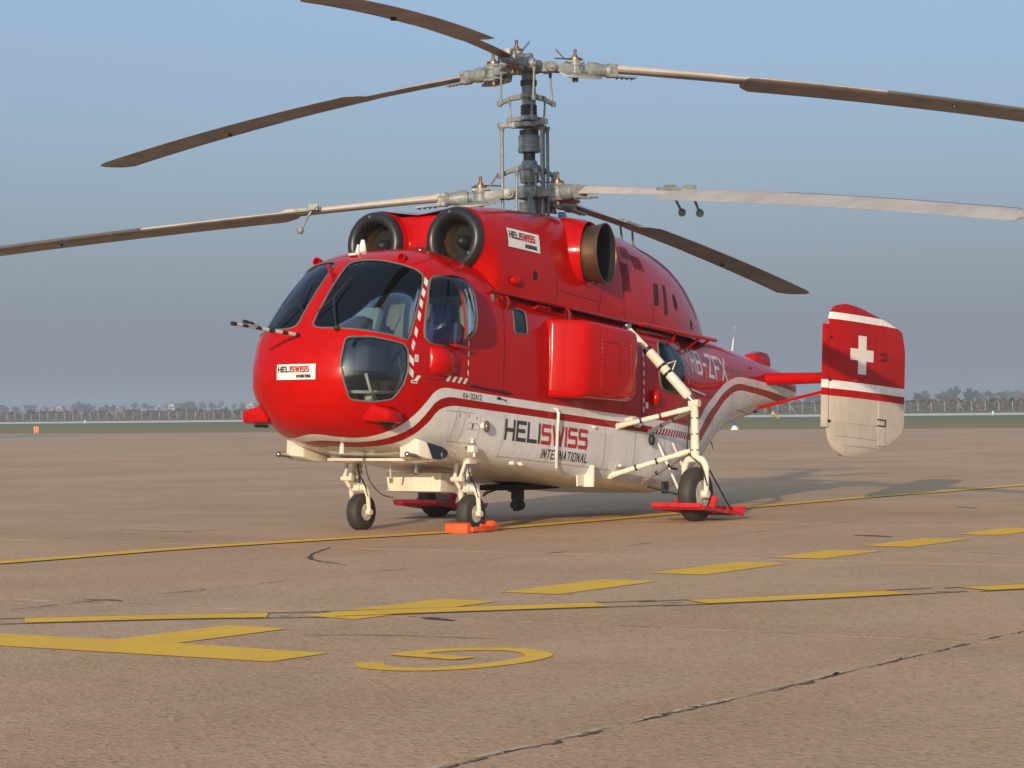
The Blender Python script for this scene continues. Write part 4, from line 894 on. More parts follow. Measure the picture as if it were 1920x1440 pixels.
DROOP = {'U': (.4307, -.01587, 5.1929), 'L': (.28, -.0745, 3.7526)}
def bl(which, az, r_, side=0.0, up=0.0):
    k, c_, z0 = DROOP[which]
    d = Vector((math.cos(az), math.sin(az), 0)); t = Vector((-math.sin(az), math.cos(az), 0))
    return Vector((XM, 0, z0 - k*(r_/7.95)**2 + c_*r_ + up)) + d*r_ + t*side
def rotor(which, azs, pitches, lead):
    """lead = +1: leading edge towards increasing azimuth"""
    z0 = DROOP[which][2]
    b = MB(); b.lathe([(.10,-.085),(.15,-.07),(.165,-.03),(.165,.03),(.15,.06),(.09,.075)], W(XM,0,z0), (0,0,1), 24)
    if which == 'U': b.lathe([(.055,.07),(.06,.12),(.045,.15)], W(XM,0,z0), (0,0,1), 12)
    hub = b.build('rotor_hub', M_MAST, heli, world=True, bevel=.004)
    for az, pit in zip(azs, pitches):
        d = Vector((math.cos(az), math.sin(az), 0)); t = Vector((-math.sin(az), math.cos(az), 0)); up = Vector((0,0,1))
        P = lambda r_, s_=0., u=0.: bl(which, az, r_, s_, u)
        b = MB(); b.bar(P(.10), P(.30), .15, .12); b.tube(P(.24,-.13), P(.24,.13), .062, n=16); b.tube(P(.24,.13), P(.24,.15), .035, n=10); b.tube(P(.24,-.15), P(.24,-.13), .035, n=10)
        b.bar(P(.30,.055), P(.52,.055), .03, .10); b.bar(P(.30,-.055), P(.52,-.055), .03, .10)
        hg = b.build('hinge_arm', M_HUB, hub, world=True, bevel=.008)
        b = MB(); b.tube(P(.56,0,-.10), P(.56,0,.10), .072, n=18); b.tube(P(.56,0,-.06), P(.56,0,-.03), .085, n=18); b.tube(P(.56,0,.03), P(.56,0,.06), .085, n=18)
        b.bar(P(.45,0,.075), P(.66,0,.075), .12, .03); b.bar(P(.45,0,-.075), P(.66,0,-.075), .12, .03); b.build('drag_hinge', M_HUB, hub, world=True, bevel=.006)
        b = MB(); b.tube(P(.56,0,.10), P(.56,0,.125), .075, n=16); b.tube(P(.56,0,.125), P(.56,0,.155), .035, .03, n=12); b.tube(P(.56,0,.155), P(.56,0,.21), .017, n=10); b.ball(P(.56,0,.21), .021); b.tube(P(.56,0,-.15), P(.56,0,-.10), .035, n=10); b.build('hinge_cap', M_BRONZE, hub, world=True)
        b = MB(); b.path([P(.66,0,.115), P(.56,.05,.118), P(.46,.02,.115), P(.30,-.05,.10)], .009, 6); b.path([P(.45,.03,.11), P(.36,.10,.23)], .011, 6); b.build('droop_stop', M_STEEL, hub, world=True)
        b = MB(); pts = [(.66,.055),(.70,.06),(.71,.085),(.78,.09),(.80,.083),(.84,.083),(.86,.075),(.92,.07),(.95,.085),(.97,.085)]
        b.path([P(r_) for r_, q in pts], [q for r_, q in pts], 18); sl = b.build('blade_grip', M_HUB, hub, world=True, sharp=30)
        b = MB(); b.prism([P(.66,lead*.03,-.075), P(.86,lead*.10,-.12), P(.70,lead*.16,-.13), P(.40,lead*.13,-.12), P(.34,lead*.09,-.07)], (0,0,0), (0,0,.028)); b.build('pitch_horn', M_HUB, hub, world=True, bevel=.005)
        b = MB()
        for u in (-.05, .05):
            for r_ in (.985, 1.03): b.tube(P(r_,-.06,u), P(r_,.06,u), .026, n=10)
        b.bar(P(.965,0,0), P(1.07,0,0), .10, .15); b.bar(P(1.0,lead*-.02,-.06), P(1.30,lead*-.02,-.06), .10, .02)
        for k in range(4): b.tube(P(1.08+.06*k,lead*-.05,-.085), P(1.08+.06*k,lead*-.05,-.055), .014, n=8)
        b.build('blade_clamp', M_HUB, hub, world=True, bevel=.008)
        # the blade itself
        rings = []; prof_u = [(0,0),(.012,.020),(.05,.042),(.12,.057),(.25,.062),(.45,.052),(.7,.030),(1,.002)]; prof_l = [(1,-.002),(.7,-.016),(.45,-.030),(.25,-.036),(.12,-.032),(.05,-.022),(.012,-.010)]
        stations = [(1.05,.15,.95),(1.3,.15,.95),(1.8,.17,.75),(2.3,.18,.6),(2.62,.19,.55),(2.66,.34,.72),(2.80,.45,1.0)]+[(r_,.45,1.0) for r_ in (3.2,3.8,4.4,5.0,5.6,6.2,6.8,7.1,7.4,7.56)]+[(7.68,.38,.9),(7.78,.22,.6),(7.83,.10,.3)]
        for r_, ch, tk in stations:
            tw = pit + R(6)*(1-r_/7.95)*1.0 - R(3); root = r_ < 2.64
            th = {True: 2.1, False: 1.0}[root]
            ring = []
            for q, h_ in prof_u + prof_l:
                cx = .12 if not root else .075
                x_ = (cx - q*ch); zz = h_*(.48*1.15*tk if not root else lerp(.92, .60, min(1, (r_-1.05)/1.57)))
                if r_ > 7.6: x_ = (.12-.45+ (.45-ch)*.15) + (1-q)*ch
                cs, sn = math.cos(tw), math.sin(tw)
                ring.append(bl(which, az, r_, lead*(x_*cs - zz*sn), x_*sn + zz*cs))
            rings.append(ring)
        b = MB(); b.loft(rings, True, True, True)
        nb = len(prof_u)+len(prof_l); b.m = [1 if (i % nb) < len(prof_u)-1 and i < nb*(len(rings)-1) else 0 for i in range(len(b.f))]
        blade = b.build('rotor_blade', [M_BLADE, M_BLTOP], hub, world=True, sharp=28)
        # leading edge erosion guard on the outer half
        b = MB(); rg = []
        for r_ in (4.42,5.0,5.6,6.2,6.8,7.1,7.4,7.56):
            tw = pit + R(6)*(1-r_/7.95) - R(3); cs, sn = math.cos(tw), math.sin(tw); ring = []
            for q, h_ in ((.14,.060),(.05,.046),(.012,.024),(-.006,0),(.012,-.014),(.05,-.026),(.14,-.036)):
                x_ = .12 - q*.45; zz = h_*.48*1.17+(.001 if h_ > 0 else -.001); ring.append(bl(which, az, r_, lead*(x_*cs-zz*sn), x_*sn+zz*cs))
            rg.append(ring)
        b.loft(rg, False); b.build('erosion_guard', mat('dark abrasion strip', (.12,.11,.10), .4, var=.3, vscale=5), blade, world=True, sharp=60)
        b = MB(); b.tube(bl(which,az,5.35,-lead*.02,-.05), bl(which,az,5.35,-lead*.02,.0), .03, n=8); b.build('blade_trim_weight', M_DARK, blade, world=True)
        if which == 'L':
            rw = {0:2.46, 1:2.50, 2:2.52}[list(azs).index(az)]
            for dr, dn in ((0, 1),) if rw < 2.5 else ((0, 1), (.34, .75)):
                base = bl('L', az, rw+dr, lead*.10, .05); tip = bl('L', az, rw+dr+.15*dn, lead*.14, -.20)
                b = MB(); b.tube(base, tip, .014, n=8); b.box(base, (.10,.10,.07), Matrix.Rotation(az,3,'Z')); b.tube(base-t*.07, base+t*.07, .03, n=10); b.ball(tip, .043, (1,1,1.05)); b.build('vibration_damper', M_HUB, blade, world=True)
            b = MB(); b.bar(bl('L',az,rw-.08,lead*.04,.035), bl('L',az,rw+.36,lead*.04,.035), .14, .05); b.build('damper_clamp', M_HUB, blade, world=True, bevel=.01)
    return hub
rotor('U', AZU, [R(-1), R(3), R(11)], -1)
rotor('L', AZL, [R(8), R(14), R(1)], 1)

# ------------------------------------------------------------------ landing gear (world coordinates)
def wheel(c, r_, wd, parent, rimr, sag=.012):
    n = 36; c = Vector(c)
    prof = [(rimr,-.42),(rimr*1.06,-.5),(r_*.80,-.5),(r_*.93,-.42),(r_*.985,-.25),(r_,0),(r_*.985,.25),(r_*.93,.42),(r_*.80,.5),(rimr*1.06,.5),(rimr,.42)]
    rings = []
    for k in range(n):
        a = 2*math.pi*k/n; e = Vector((math.cos(a),0,math.sin(a)))
        ring = []
        for q, w_ in prof:
            p = c + e*q + Vector((0,w_*wd,0))
            if p.z < sag*.2+.002:
                p.z = .002
                p.y = c.y + w_*wd*1.06
            ring.append(p)
        rings.append(ring)
    rings.append(rings[0]); b = MB(); b.loft(rings, True); ty = b.build('wheel', M_RUB, parent, world=True, sharp=50)
    for sg in (1, -1):
        b = MB(); b.lathe([(rimr*1.07,.50),(rimr*1.0,.52),(rimr*.86,.46),(rimr*.78,.30),(rimr*.55,.28),(rimr*.45,.50),(rimr*.30,.56),(rimr*.12,.58)], c, (0,sg,0), 28) if False else b.lathe([(rimr*1.07,.50*wd),(rimr*1.0,.52*wd),(rimr*.86,.46*wd),(rimr*.78,.30*wd),(rimr*.55,.28*wd),(rimr*.45,.50*wd),(rimr*.30,.56*wd),(rimr*.12,.58*wd)], c, (0,sg,0), 28)
        b.build('rim', M_RIM, ty, world=True, sharp=40)
        b = MB()
        for k in range(6):
            a = 2*math.pi*k/6; b.tube(c+Vector((math.cos(a)*rimr*.66,sg*.27*wd,math.sin(a)*rimr*.66)), c+Vector((math.cos(a)*rimr*.66,sg*.34*wd,math.sin(a)*rimr*.66)), rimr*.09, n=8)
        b.build('wheel_bolts', M_STEEL, ty, world=True)
    return ty
for sg in (1, -1):
    y = .70*sg; c = Vector((3.02, y, .19)); top = Vector((3.09, y, .80))
    b = MB(); b.tube((3.09,y,.88),(3.09,y,.72),.075,.07,n=16); b.box((3.09,y,.74),(.16,.17,.06)); b.tube((3.09,y,.72),(3.085,y,.58),.052,n=16); b.tube((3.15,y-.08,.77),(3.15,y+.08,.77),.035); b.path([(3.0,y+.06*sg,.80),(2.80,y+.10*sg,.80)], .03, 8)
    ng = b.build('nose_gear_leg', M_CREAM, heli, world=True, bevel=.006)
    b = MB(); b.tube((3.085,y,.59),(3.08,y,.44),.034,n=14); b.build('oleo_piston', M_STEEL, ng, world=True)
    b = MB(); b.path([(3.20,y-.05,.72),(3.26,y-.04,.56),(3.20,y-.02,.47)], .022, 8); b.path([(3.20,y+.05,.72),(3.27,y+.03,.56)], .018, 8); b.tube((3.25,y-.08,.555),(3.25,y+.06,.555),.028); b.bar((3.24,y,.55),(3.08,y,.47),.05,.03); b.build('torque_link', M_CREAM, ng, world=True)
    b = MB(); b.tube((3.08,y-.045,.455),(3.08,y+.045,.455),.05,n=14)
    for q in (1, -1): b.path(catmull([(3.08,y+.02*q,.46),(3.06,y+.085*q,.44),(3.045,y+.105*q,.38),(3.03,y+.105*q,.28),(3.02,y+.105*q,.18)], 4), [.036]*5+[.030]*4+[.024]*8, 10); b.tube((3.02,y+.085*q,.19),(3.02,y+.135*q,.19),.032,n=12)
    b.build('nose_fork', M_CREAM, ng, world=True)
    wheel(c, .20, .145, ng, .085)
    b = MB(); b.path(catmull([(3.14,y+.06,.78),(3.18,y+.085,.62),(3.10,y+.10,.50),(3.06,y+.12,.36)], 5), .008, 6); b.build('brake_hose', M_DARK, ng, world=True)
    for q in (.62, .68, .75):
        b = MB(); b.tube((3.085,y,q-.008),(3.085,y,q+.008),.062,n=16); b.build('leg_clamp', M_STEEL, ng, world=True)
    # main gear
    y = 1.75*sg; yb = 1.0*sg
    def BW(x, yy, z): return BODY @ Vector((x, yy, z))
    J = Vector((0.0, y, 1.325)); K = Vector((0.0, y, .72))
    b = MB(); b.tube(J, Vector((0,y,1.2)), .038, n=16); b.tube(Vector((0,y,1.26)), Vector((0,y,.72)), .044, .052, n=18); b.tube(Vector((0,y,.735)), Vector((0,y,.70)), .058, n=18); b.tube(J-Vector((0,.06,0)), J+Vector((0,.06,0)), .045, n=12)
    mg = b.build('main_gear_leg', M_CREAM, heli, world=True)
    A = BW(.24, .93*sg, 2.20); S = (J-A).normalized(); Ln = (J-A).length
    b = MB(); b.path([A+S*.05, A+S*.30*Ln], [.026,.038], 14); b.path([A+S*.30*Ln, A+S*.33*Ln, A+S*.35*Ln, A+S*.9*Ln, A+S*.92*Ln], [.042,.052,.056,.056,.040], 16); b.path([A+S*.92*Ln, J], [.028,.028], 12); ss_ = b.build('shock_strut', M_CREAM, mg, world=True)
    b = MB(); b.path([A+S*.295*Ln, A+S*.335*Ln], .058, 16); b.build('strut_collar', M_DARK, ss_, world=True)
    for f_ in (.53, .62):
        b = MB(); b.path([A+S*(f_*Ln-.016), A+S*(f_*Ln+.016)], .061, 16); b.build('strut_band', M_DARK, ss_, world=True)
    u_ = Vector((-.6,.4*sg,.5)).normalized()
    b = MB(); b.path([A+S*.53*Ln+u_*.05, A+S*.565*Ln+u_*.17, A+S*.62*Ln+u_*.05], .010, 8); b.build('strut_handle', M_CREAM, ss_, world=True)
    b = MB(); b.ball(A, .06, (1,.8,1)); b.tube(A+Vector((-.05,0,.03)), A+Vector((.06,0,-.03)), .035); b.path([A, A-S*.08], .03, 8); b.build('strut_clevis', M_STEEL, ss_, world=True)
    b = MB(); b.tube(J-S*.14, J-S*.02, .036, n=14); b.build('strut_end_fitting', M_STEEL, ss_, world=True)
    for (x0, y0_, z0), P1, r_ in (((.52,.99,1.035), Vector((.02,y-.03*sg,1.27)), .029), ((-.22,.99,1.02), Vector((-.03,y-.04*sg,1.25)), .021), ((.50,.91,.48), Vector((.03,y-.05*sg,.79)), .030), ((-.30,.88,.45), Vector((-.02,y-.06*sg,.77)), .022)):
        p0 = BW(x0, y0_*sg, z0); b = MB(); e = (P1-p0).normalized(); l_ = (P1-p0).length
        b.tube(p0, p0+e*.10, r_*1.25, r_*1.1); b.tube(p0+e*.08, p0+e*(l_-.12), r_); b.tube(p0+e*(l_-.16), P1, r_*1.25, r_*1.0); br = b.build('gear_brace', M_CREAM, mg, world=True)
        for f_ in (.32, .58):
            b = MB(); b.tube(p0+e*(f_*l_-.012), p0+e*(f_*l_+.012), r_*1.22); b.build('brace_clip', M_DARK, br, world=True)
        b = MB(); b.ball(p0, r_*1.5); b.build('brace_joint', M_CREAM, br, world=True)
    for p, q in (((-.38,1.02,.93),(-.42,1.32,.33)),((-.80,1.0,.93),(-.55,1.45,.30))):
        b = MB(); b.path([BW(p[0],p[1]*sg,p[2]), BW(q[0],q[1]*sg,q[2])], .014, 8); b.build('brake_line_rod', M_CREAM, mg, world=True)
    b = MB(); b.path([BW(-.35,1.16*sg,.62), BW(-.66,1.14*sg,.62)], .014, 8); b.path([BW(-.30,.95*sg,.40), BW(-.42,1.32*sg,.31), BW(-.55,1.45*sg,.28)], .014, 8); b.box(BW(-.55,1.05*sg,.40),(.12,.03,.14)); b.build('gear_step', M_DARK, mg, world=True)
    b = MB()
    for q in (1, -1): b.path(catmull([(0,y,.70),(0,y+.09*q,.685),(0,y+.135*q,.60),(0,y+.14*q,.48),(0,y+.132*q,.30)], 5), [.042]*6+[.038]*6+[.030]*9, 12); b.tube((0,y+.10*q,.305),(0,y+.165*q,.305),.045,n=14)
    b.build('main_fork', M_CREAM, mg, world=True)
    wheel((0,y,.30), .31, .18, mg, .15)
    b = MB(); b.path(catmull([(.03,y-.05,1.20),(.05,y-.055,1.0),(.055,y-.06,.78),(.05,y+.10,.62),(.03,y+.165,.40)], 6), .009, 6); b.build('brake_hose', M_DARK, mg, world=True)
    for q in (.80, .98, 1.16):
        b = MB(); b.tube((0,y,q-.007),(0,y,q+.007),.054,n=16); b.build('leg_clamp', M_STEEL, mg, world=True)
    # snow ski boards clipped to the wheels
    zf, zr = .165, .06
    def sk(x, yy): return Vector((x, y+yy, zf+(zr-zf)*(.34-x)/.88))
    b = MB()
    for (x0, x1, a0, a1) in ((.34,-.54,.12,.31),(.34,-.54,-.31,-.12),(.42,.30,-.31,.31),(-.36,-.56,-.31,.31)):
        pl = [sk(x0,a0), sk(x1,a0), sk(x1,a1), sk(x0,a1)]; b.prism(pl, (0,0,-.012), (0,0,.012))
    b.prism([sk(.42,-.31), sk(.42,.31), sk(.47,.31)+Vector((0,0,.03)), sk(.47,-.31)+Vector((0,0,.03))], (0,0,-.03), (0,0,.012))
    b.bar(sk(.42,.31), sk(-.56,.31), .02, .04); b.bar(sk(.42,-.31), sk(-.56,-.31), .02, .04); b.prism([sk(-.56,-.31), sk(-.56,.31), sk(-.66,.31)+Vector((0,0,.09)), sk(-.66,-.31)+Vector((0,0,.09))], (0,0,-.01), (0,0,.01))
    ski = b.build('wheel_ski', M_SKI, mg, world=True)
    b = MB(); b.path([sk(.2,-.16)+Vector((0,0,.02)), sk(.05,-.17)+Vector((0,0,.14))], .032, 10); b.build('ski_clamp', M_SKI, ski, world=True); b = MB(); b.path([sk(.0,.20)+Vector((0,0,.02)), sk(-.08,.2)+Vector((0,0,.15))], .04, 10); b.build('ski_clamp', M_SKI, ski, world=True)
    b = MB(); b.path([(-.03,y+.15,.60), sk(-.5,.2)+Vector((0,0,.03))], .010, 6); b.build('ski_bungee', M_DARK, ski, world=True)
# belly hook
b = MB(); b.box(BODY @ Vector((.95,0,.33)), (.9,.5,.06)); hk = b.build('cargo_hook_bay', M_SOOT_HOLE, heli, world=True)
b = MB(); p = BODY @ Vector((1.0,0,.32)); b.bar(p, p-Vector((0,0,.14)), .12, .10, (1,0,0)); b.bar(p-Vector((0,0,.12)), p-Vector((.02,0,.26)), .08, .13, (1,0,0)); b.tube(p-Vector((0,.08,.20)), p-Vector((0,-.08,.20)), .04); b.build('cargo_hook', M_DARK, hk, world=True, bevel=.01)
b = MB(); p = BODY @ Vector((2.05,0,.37)); b.tube(p, p-Vector((0,0,.05)), .05); bl_ = b.build('belly_beacon', M_DARK, heli, world=True)
b = MB(); b.ball(p-Vector((0,0,.09)), .045, (1,1,1.3)); b.build('beacon_lens', M_RLAMP, bl_, world=True)
# ------------------------------------------------------------------ ground materials
def concrete_mat(name, joints=False):
    m = bpy.data.materials.new(name); m.use_nodes = True; N, L = grp_nodes(m); b = N['Principled BSDF']; b.inputs['Roughness'].default_value = 0.9; b.inputs['Specular IOR Level'].default_value = 0.25
    g = N.new('ShaderNodeNewGeometry'); P = g.outputs['Position']
    def noise(sc_, det=6, rg=.6, vec=None, st=None):
        n = N.new('ShaderNodeTexNoise'); n.inputs['Scale'].default_value = sc_; n.inputs['Detail'].default_value = det; n.inputs['Roughness'].default_value = rg
        if st:
            mp = N.new('ShaderNodeMapping'); mp.inputs['Scale'].default_value = st; L.new(P, mp.inputs[0]); L.new(mp.outputs[0], n.inputs['Vector'])
        else: L.new(P, n.inputs['Vector'])
        return n.outputs[0]
    def ramp(v, a, b_, lo=0., hi=1.):
        r_ = N.new('ShaderNodeMapRange'); r_.inputs['From Min'].default_value = a; r_.inputs['From Max'].default_value = b_; r_.inputs['To Min'].default_value = lo; r_.inputs['To Max'].default_value = hi; L.new(v, r_.inputs[0]); return r_.outputs[0]
    # coarse exposed aggregate
    vo = N.new('ShaderNodeTexVoronoi'); vo.inputs['Scale'].default_value = 48; L.new(P, vo.inputs['Vector'])
    sv = N.new('ShaderNodeSeparateColor'); L.new(vo.outputs['Color'], sv.inputs[0])
    x = mixc(N, L, ramp(noise(.35, 8, .7), .35, .65), (0.435, 0.278, 0.148), (0.545, 0.352, 0.195))
    x = mixc(N, L, ramp(noise(.9, 8, .7, st=(.25, 1.6, 1)), .52, .70, 0, .55), x, (0.52, 0.37, 0.225))
    x = mixc(N, L, ramp(noise(.12, 5, .6, st=(.6, 1.5, 1)), .40, .62, 0, .5), x, (0.58, 0.42, 0.265))
    x = mixc(N, L, ramp(noise(.22, 6, .65, st=(1.3, .5, 1)), .52, .68, 0, .5), x, (0.34, 0.225, 0.125))
    x = mixc(N, L, ramp(noise(2.3, 7, .75), .55, .75, 0, .45), x, (0.35, 0.218, 0.115))
    x = mixc(N, L, ramp(sv.outputs[0], .70, .95, 0, .34), x, (0.66, 0.48, 0.31))
    x = mixc(N, L, ramp(sv.outputs[1], .72, .95, 0, .42), x, (0.16, 0.115, 0.075))
    x = mixc(N, L, ramp(noise(120, 3, .7), .55, .72, 0, .32), x, (0.20, 0.145, 0.10))
    if joints:
        sp = N.new('ShaderNodeSeparateXYZ'); L.new(P, sp.inputs[0])
        for i, (o, per) in enumerate(((11.93, 5.95), (9.62, 6.1))):
            a = N.new('ShaderNodeMath'); a.operation = 'SUBTRACT'; L.new(sp.outputs[i], a.inputs[0]); a.inputs[1].default_value = o
            p = N.new('ShaderNodeMath'); p.operation = 'PINGPONG'; L.new(a.outputs[0], p.inputs[0]); p.inputs[1].default_value = per/2
            x = mixc(N, L, ramp(p.outputs[0], .012, .03, .55, 0), x, (0.10, 0.08, 0.065))
    L.new(x, b.inputs['Base Color'])
    h = N.new('ShaderNodeMath'); h.operation = 'ADD'; L.new(vo.outputs['Distance'], h.inputs[0]); L.new(noise(26, 4), h.inputs[1])
    bp = N.new('ShaderNodeBump'); bp.inputs['Strength'].default_value = 0.55; bp.inputs['Distance'].default_value = 0.006; L.new(h.outputs[0], bp.inputs['Height']); L.new(bp.outputs[0], b.inputs['Normal'])
    return m
M_CONC = concrete_mat('aggregate concrete'); M_CONCF = concrete_mat('far apron concrete', True)
def worn_paint(name, col, wear=(0.26, 0.20, 0.145), amt=.45, sc_=9):
    m = bpy.data.materials.new(name); m.use_nodes = True; N, L = grp_nodes(m); b = N['Principled BSDF']; b.inputs['Roughness'].default_value = 0.95; b.inputs['Specular IOR Level'].default_value = 0.05
    g = N.new('ShaderNodeNewGeometry')
    n = N.new('ShaderNodeTexNoise'); n.inputs['Scale'].default_value = sc_; n.inputs['Detail'].default_value = 9; n.inputs['Roughness'].default_value = .75; L.new(g.outputs['Position'], n.inputs['Vector'])
    r_ = N.new('ShaderNodeMapRange'); r_.inputs['From Min'].default_value = .52; r_.inputs['From Max'].default_value = .74; r_.inputs['To Max'].default_value = amt; L.new(n.outputs[0], r_.inputs[0])
    n2 = N.new('ShaderNodeTexNoise'); n2.inputs['Scale'].default_value = 1.3; n2.inputs['Detail'].default_value = 4; L.new(g.outputs['Position'], n2.inputs['Vector'])
    r2 = N.new('ShaderNodeMapRange'); r2.inputs['From Min'].default_value = .4; r2.inputs['From Max'].default_value = .7; r2.inputs['To Max'].default_value = .35; L.new(n2.outputs[0], r2.inputs[0])
    x = mixc(N, L, r2.outputs[0], col, tuple(c*.72 for c in col)); x = mixc(N, L, r_.outputs[0], x, wear); L.new(x, b.inputs['Base Color']); return m
M_YEL = worn_paint('yellow marking paint', (0.80, 0.50, 0.075), (0.40,0.26,0.14), amt=.65, sc_=14); M_BLK = worn_paint('dark marking edge', (0.12, 0.09, 0.07), amt=.8); M_WHT = worn_paint('white marking paint', (0.55, 0.50, 0.44), amt=.7)
def grass_mat():
    m = bpy.data.materials.new('airfield grass'); m.use_nodes = True; N, L = grp_nodes(m); b = N['Principled BSDF']; b.inputs['Roughness'].default_value = .95; b.inputs['Specular IOR Level'].default_value = .1
    g = N.new('ShaderNodeNewGeometry'); sp = N.new('ShaderNodeSeparateXYZ'); L.new(g.outputs['Position'], sp.inputs[0])
    n = N.new('ShaderNodeTexNoise'); n.inputs['Scale'].default_value = .05; n.inputs['Detail'].default_value = 8; L.new(g.outputs['Position'], n.inputs['Vector'])
    a = N.new('ShaderNodeMath'); a.operation = 'MULTIPLY_ADD'; L.new(n.outputs[0], a.inputs[0]); a.inputs[1].default_value = 90; L.new(sp.outputs[0], a.inputs[2])
    r_ = N.new('ShaderNodeMapRange'); r_.inputs['From Min'].default_value = -240; r_.inputs['From Max'].default_value = -120; L.new(a.outputs[0], r_.inputs[0])
    n3 = N.new('ShaderNodeTexNoise'); n3.inputs['Scale'].default_value = .8; n3.inputs['Detail'].default_value = 6; L.new(g.outputs['Position'], n3.inputs['Vector'])
    x = mixc(N, L, r_.outputs[0], (0.105, 0.155, 0.050), (0.33, 0.25, 0.10)); y = mixc(N, L, n3.outputs[0], x, (0.20, 0.19, 0.07)); L.new(y, b.inputs['Base Color']); return m
M_GRASS = grass_mat()
# ------------------------------------------------------------------ terrain, apron, runway
TZ = [(60,-.06),(-139,-.06),(-142,-.02),(-250,.25),(-330,.60),(-350,.98),(-400,1.25),(-450,1.42),(-560,1.7),(-800,3.6),(-1100,7.2),(-1400,9.0),(-1650,9.4)]
def tz(x): return pw(x, TZ, False)
def struct(o, kind='structure'): o['kind'] = kind; return o
b = MB(); xs = [80,60,-100,-139,-142,-160,-200,-250,-300,-330,-350,-375,-400,-450,-560,-700,-800,-950,-1100,-1250,-1400,-1650]
b.loft([[(x, y, tz(x)) for y in (-1500,-1000,-600,-400,-200,0,400,900)] for x in xs], False)
struct(b.build('ground', M_GRASS, None, recalc=False))
JX, JY, SX, SY = 11.93, 9.62, 5.95, 6.10
I0, I1, J0, J1 = -5, 2, -4, 2                      # slabs built one by one in the foreground
hx0, hx1, hy0, hy1 = JX+I0*SX, JX+(I1)*SX, JY+J0*SY, JY+(J1)*SY
b = MB()
for x0, x1, y0, y1 in ((-140, hx0, -420, 330), (hx1, 60, -420, 330), (hx0, hx1, -420, hy0), (hx0, hx1, hy1, 330)):
    b.add([(x0,y0,0),(x1,y0,0),(x1,y1,0),(x0,y1,0)], [[0,1,2,3]])
b.add([(-140,-420,0),(-140,330,0),(-140.4,330,-.10),(-140.4,-420,-.10)], [[0,1,2,3]])
apron = struct(b.build('apron', M_CONCF, None, recalc=False))
m_bed = bpy.data.materials.new('joint filler'); m_bed.use_nodes = True; N, L = grp_nodes(m_bed); g = N.new('ShaderNodeNewGeometry'); n = N.new('ShaderNodeTexNoise'); n.inputs['Scale'].default_value = 2.2; n.inputs['Detail'].default_value = 8; n.inputs['Roughness'].default_value = .8
L.new(g.outputs['Position'], n.inputs['Vector']); r_ = N.new('ShaderNodeMapRange'); r_.inputs['From Min'].default_value = .42; r_.inputs['From Max'].default_value = .55; L.new(n.outputs[0], r_.inputs[0])
L.new(mixc(N, L, r_.outputs[0], (0.10, 0.075, 0.055), (0.40, 0.28, 0.17)), N['Principled BSDF'].inputs['Base Color']); N['Principled BSDF'].inputs['Roughness'].default_value = .95
b = MB(); b.add([(hx0,hy0,-.001),(hx1,hy0,-.001),(hx1,hy1,-.001),(hx0,hy1,-.001)], [[0,1,2,3]]); b.build('joint_bed', m_bed, apron, recalc=False)
rs = random.Random(3)
for i in range(I0, I1):
    for j in range(J0, J1):
        x0, x1, y0, y1 = JX+i*SX, JX+(i+1)*SX, JY+j*SY, JY+(j+1)*SY
        b = MB(); pts = []
        def edge(ax, ay, bx, by, n=34):
            L_ = math.hypot(bx-ax, by-ay); nx, ny = -(by-ay)/L_, (bx-ax)/L_
            for k in range(n):
                t = k/n; q = .006 + (abs(rs.gauss(0, .004)) if rs.random() < .8 else rs.uniform(.008, .022)) if k else .008
                pts.append((lerp(ax,bx,t)+nx*q, lerp(ay,by,t)+ny*q))
        edge(x0,y0,x1,y0); edge(x1,y0,x1,y1); edge(x1,y1,x0,y1); edge(x0,y1,x0,y0)
        n = len(pts); b.loft([[(p[0],p[1],-.03) for p in pts], [(p[0],p[1],0.0) for p in pts]], True, False, True)
        b.build('concrete_slab', M_CONC, apron, recalc=False, sharp=20)
# ------------------------------------------------------------------ painted markings
def flat(name, polys, m, z=.004):
    b = MB()
    for p in polys: b.add([(q[0], q[1], z) for q in p], [list(range(len(p)))])
    me = b.mesh(name, recalc=False); me.materials.append(m)
    for p in me.polygons:
        if p.normal.z < 0: p.flip()
    return struct(link(name, me))
def ribbon(pts, wd, side0=None):
    out = []; P = [Vector(p) for p in pts]
    nrm = []
    for i in range(len(P)):
        t = (P[min(i+1,len(P)-1)]-P[max(i-1,0)]).normalized(); nrm.append(Vector((-t.y, t.x)))
    for i in range(len(P)-1):
        a, b_ = P[i], P[i+1]; out.append([tuple(a-nrm[i]*wd/2), tuple(b_-nrm[i+1]*wd/2), tuple(b_+nrm[i+1]*wd/2), tuple(a+nrm[i]*wd/2)])
    return out
taxi = catmull([(13.0,-.55),(9.0,-.17),(6.8,-.12),(4.95,.19),(3.2,.52),(.5,.62),(-3.6,.60),(-8.,.62),(-13,.8),(-40,1.4),(-90,3.0)], 8)
flat('taxi_line_border', ribbon(taxi, .33), M_BLK, .004); flat('taxi_line', ribbon(taxi, .28), M_YEL, .008)
for x0, x1 in ((8.66,10.05),(6.45,7.93),(4.60,5.82),(2.50,3.95),(.40,1.75),(-1.75,-.35),(-3.8,-2.4)):
    flat('lane_dash', [[(x0,5.50),(x1,5.50),(x1,5.97),(x0,5.97)]], M_YEL)
flat('lane_dash', [[(10.70,5.46),(12.17,5.42),(12.25,5.88),(10.75,5.92)]], M_YEL)
flat('stand_corner_marking', [[(13.88,1.5),(14.40,1.5),(14.42,6.93),(13.95,6.93),(13.88,5.88),(12.92,5.89),(12.89,5.43),(13.88,5.43)]], M_YEL)
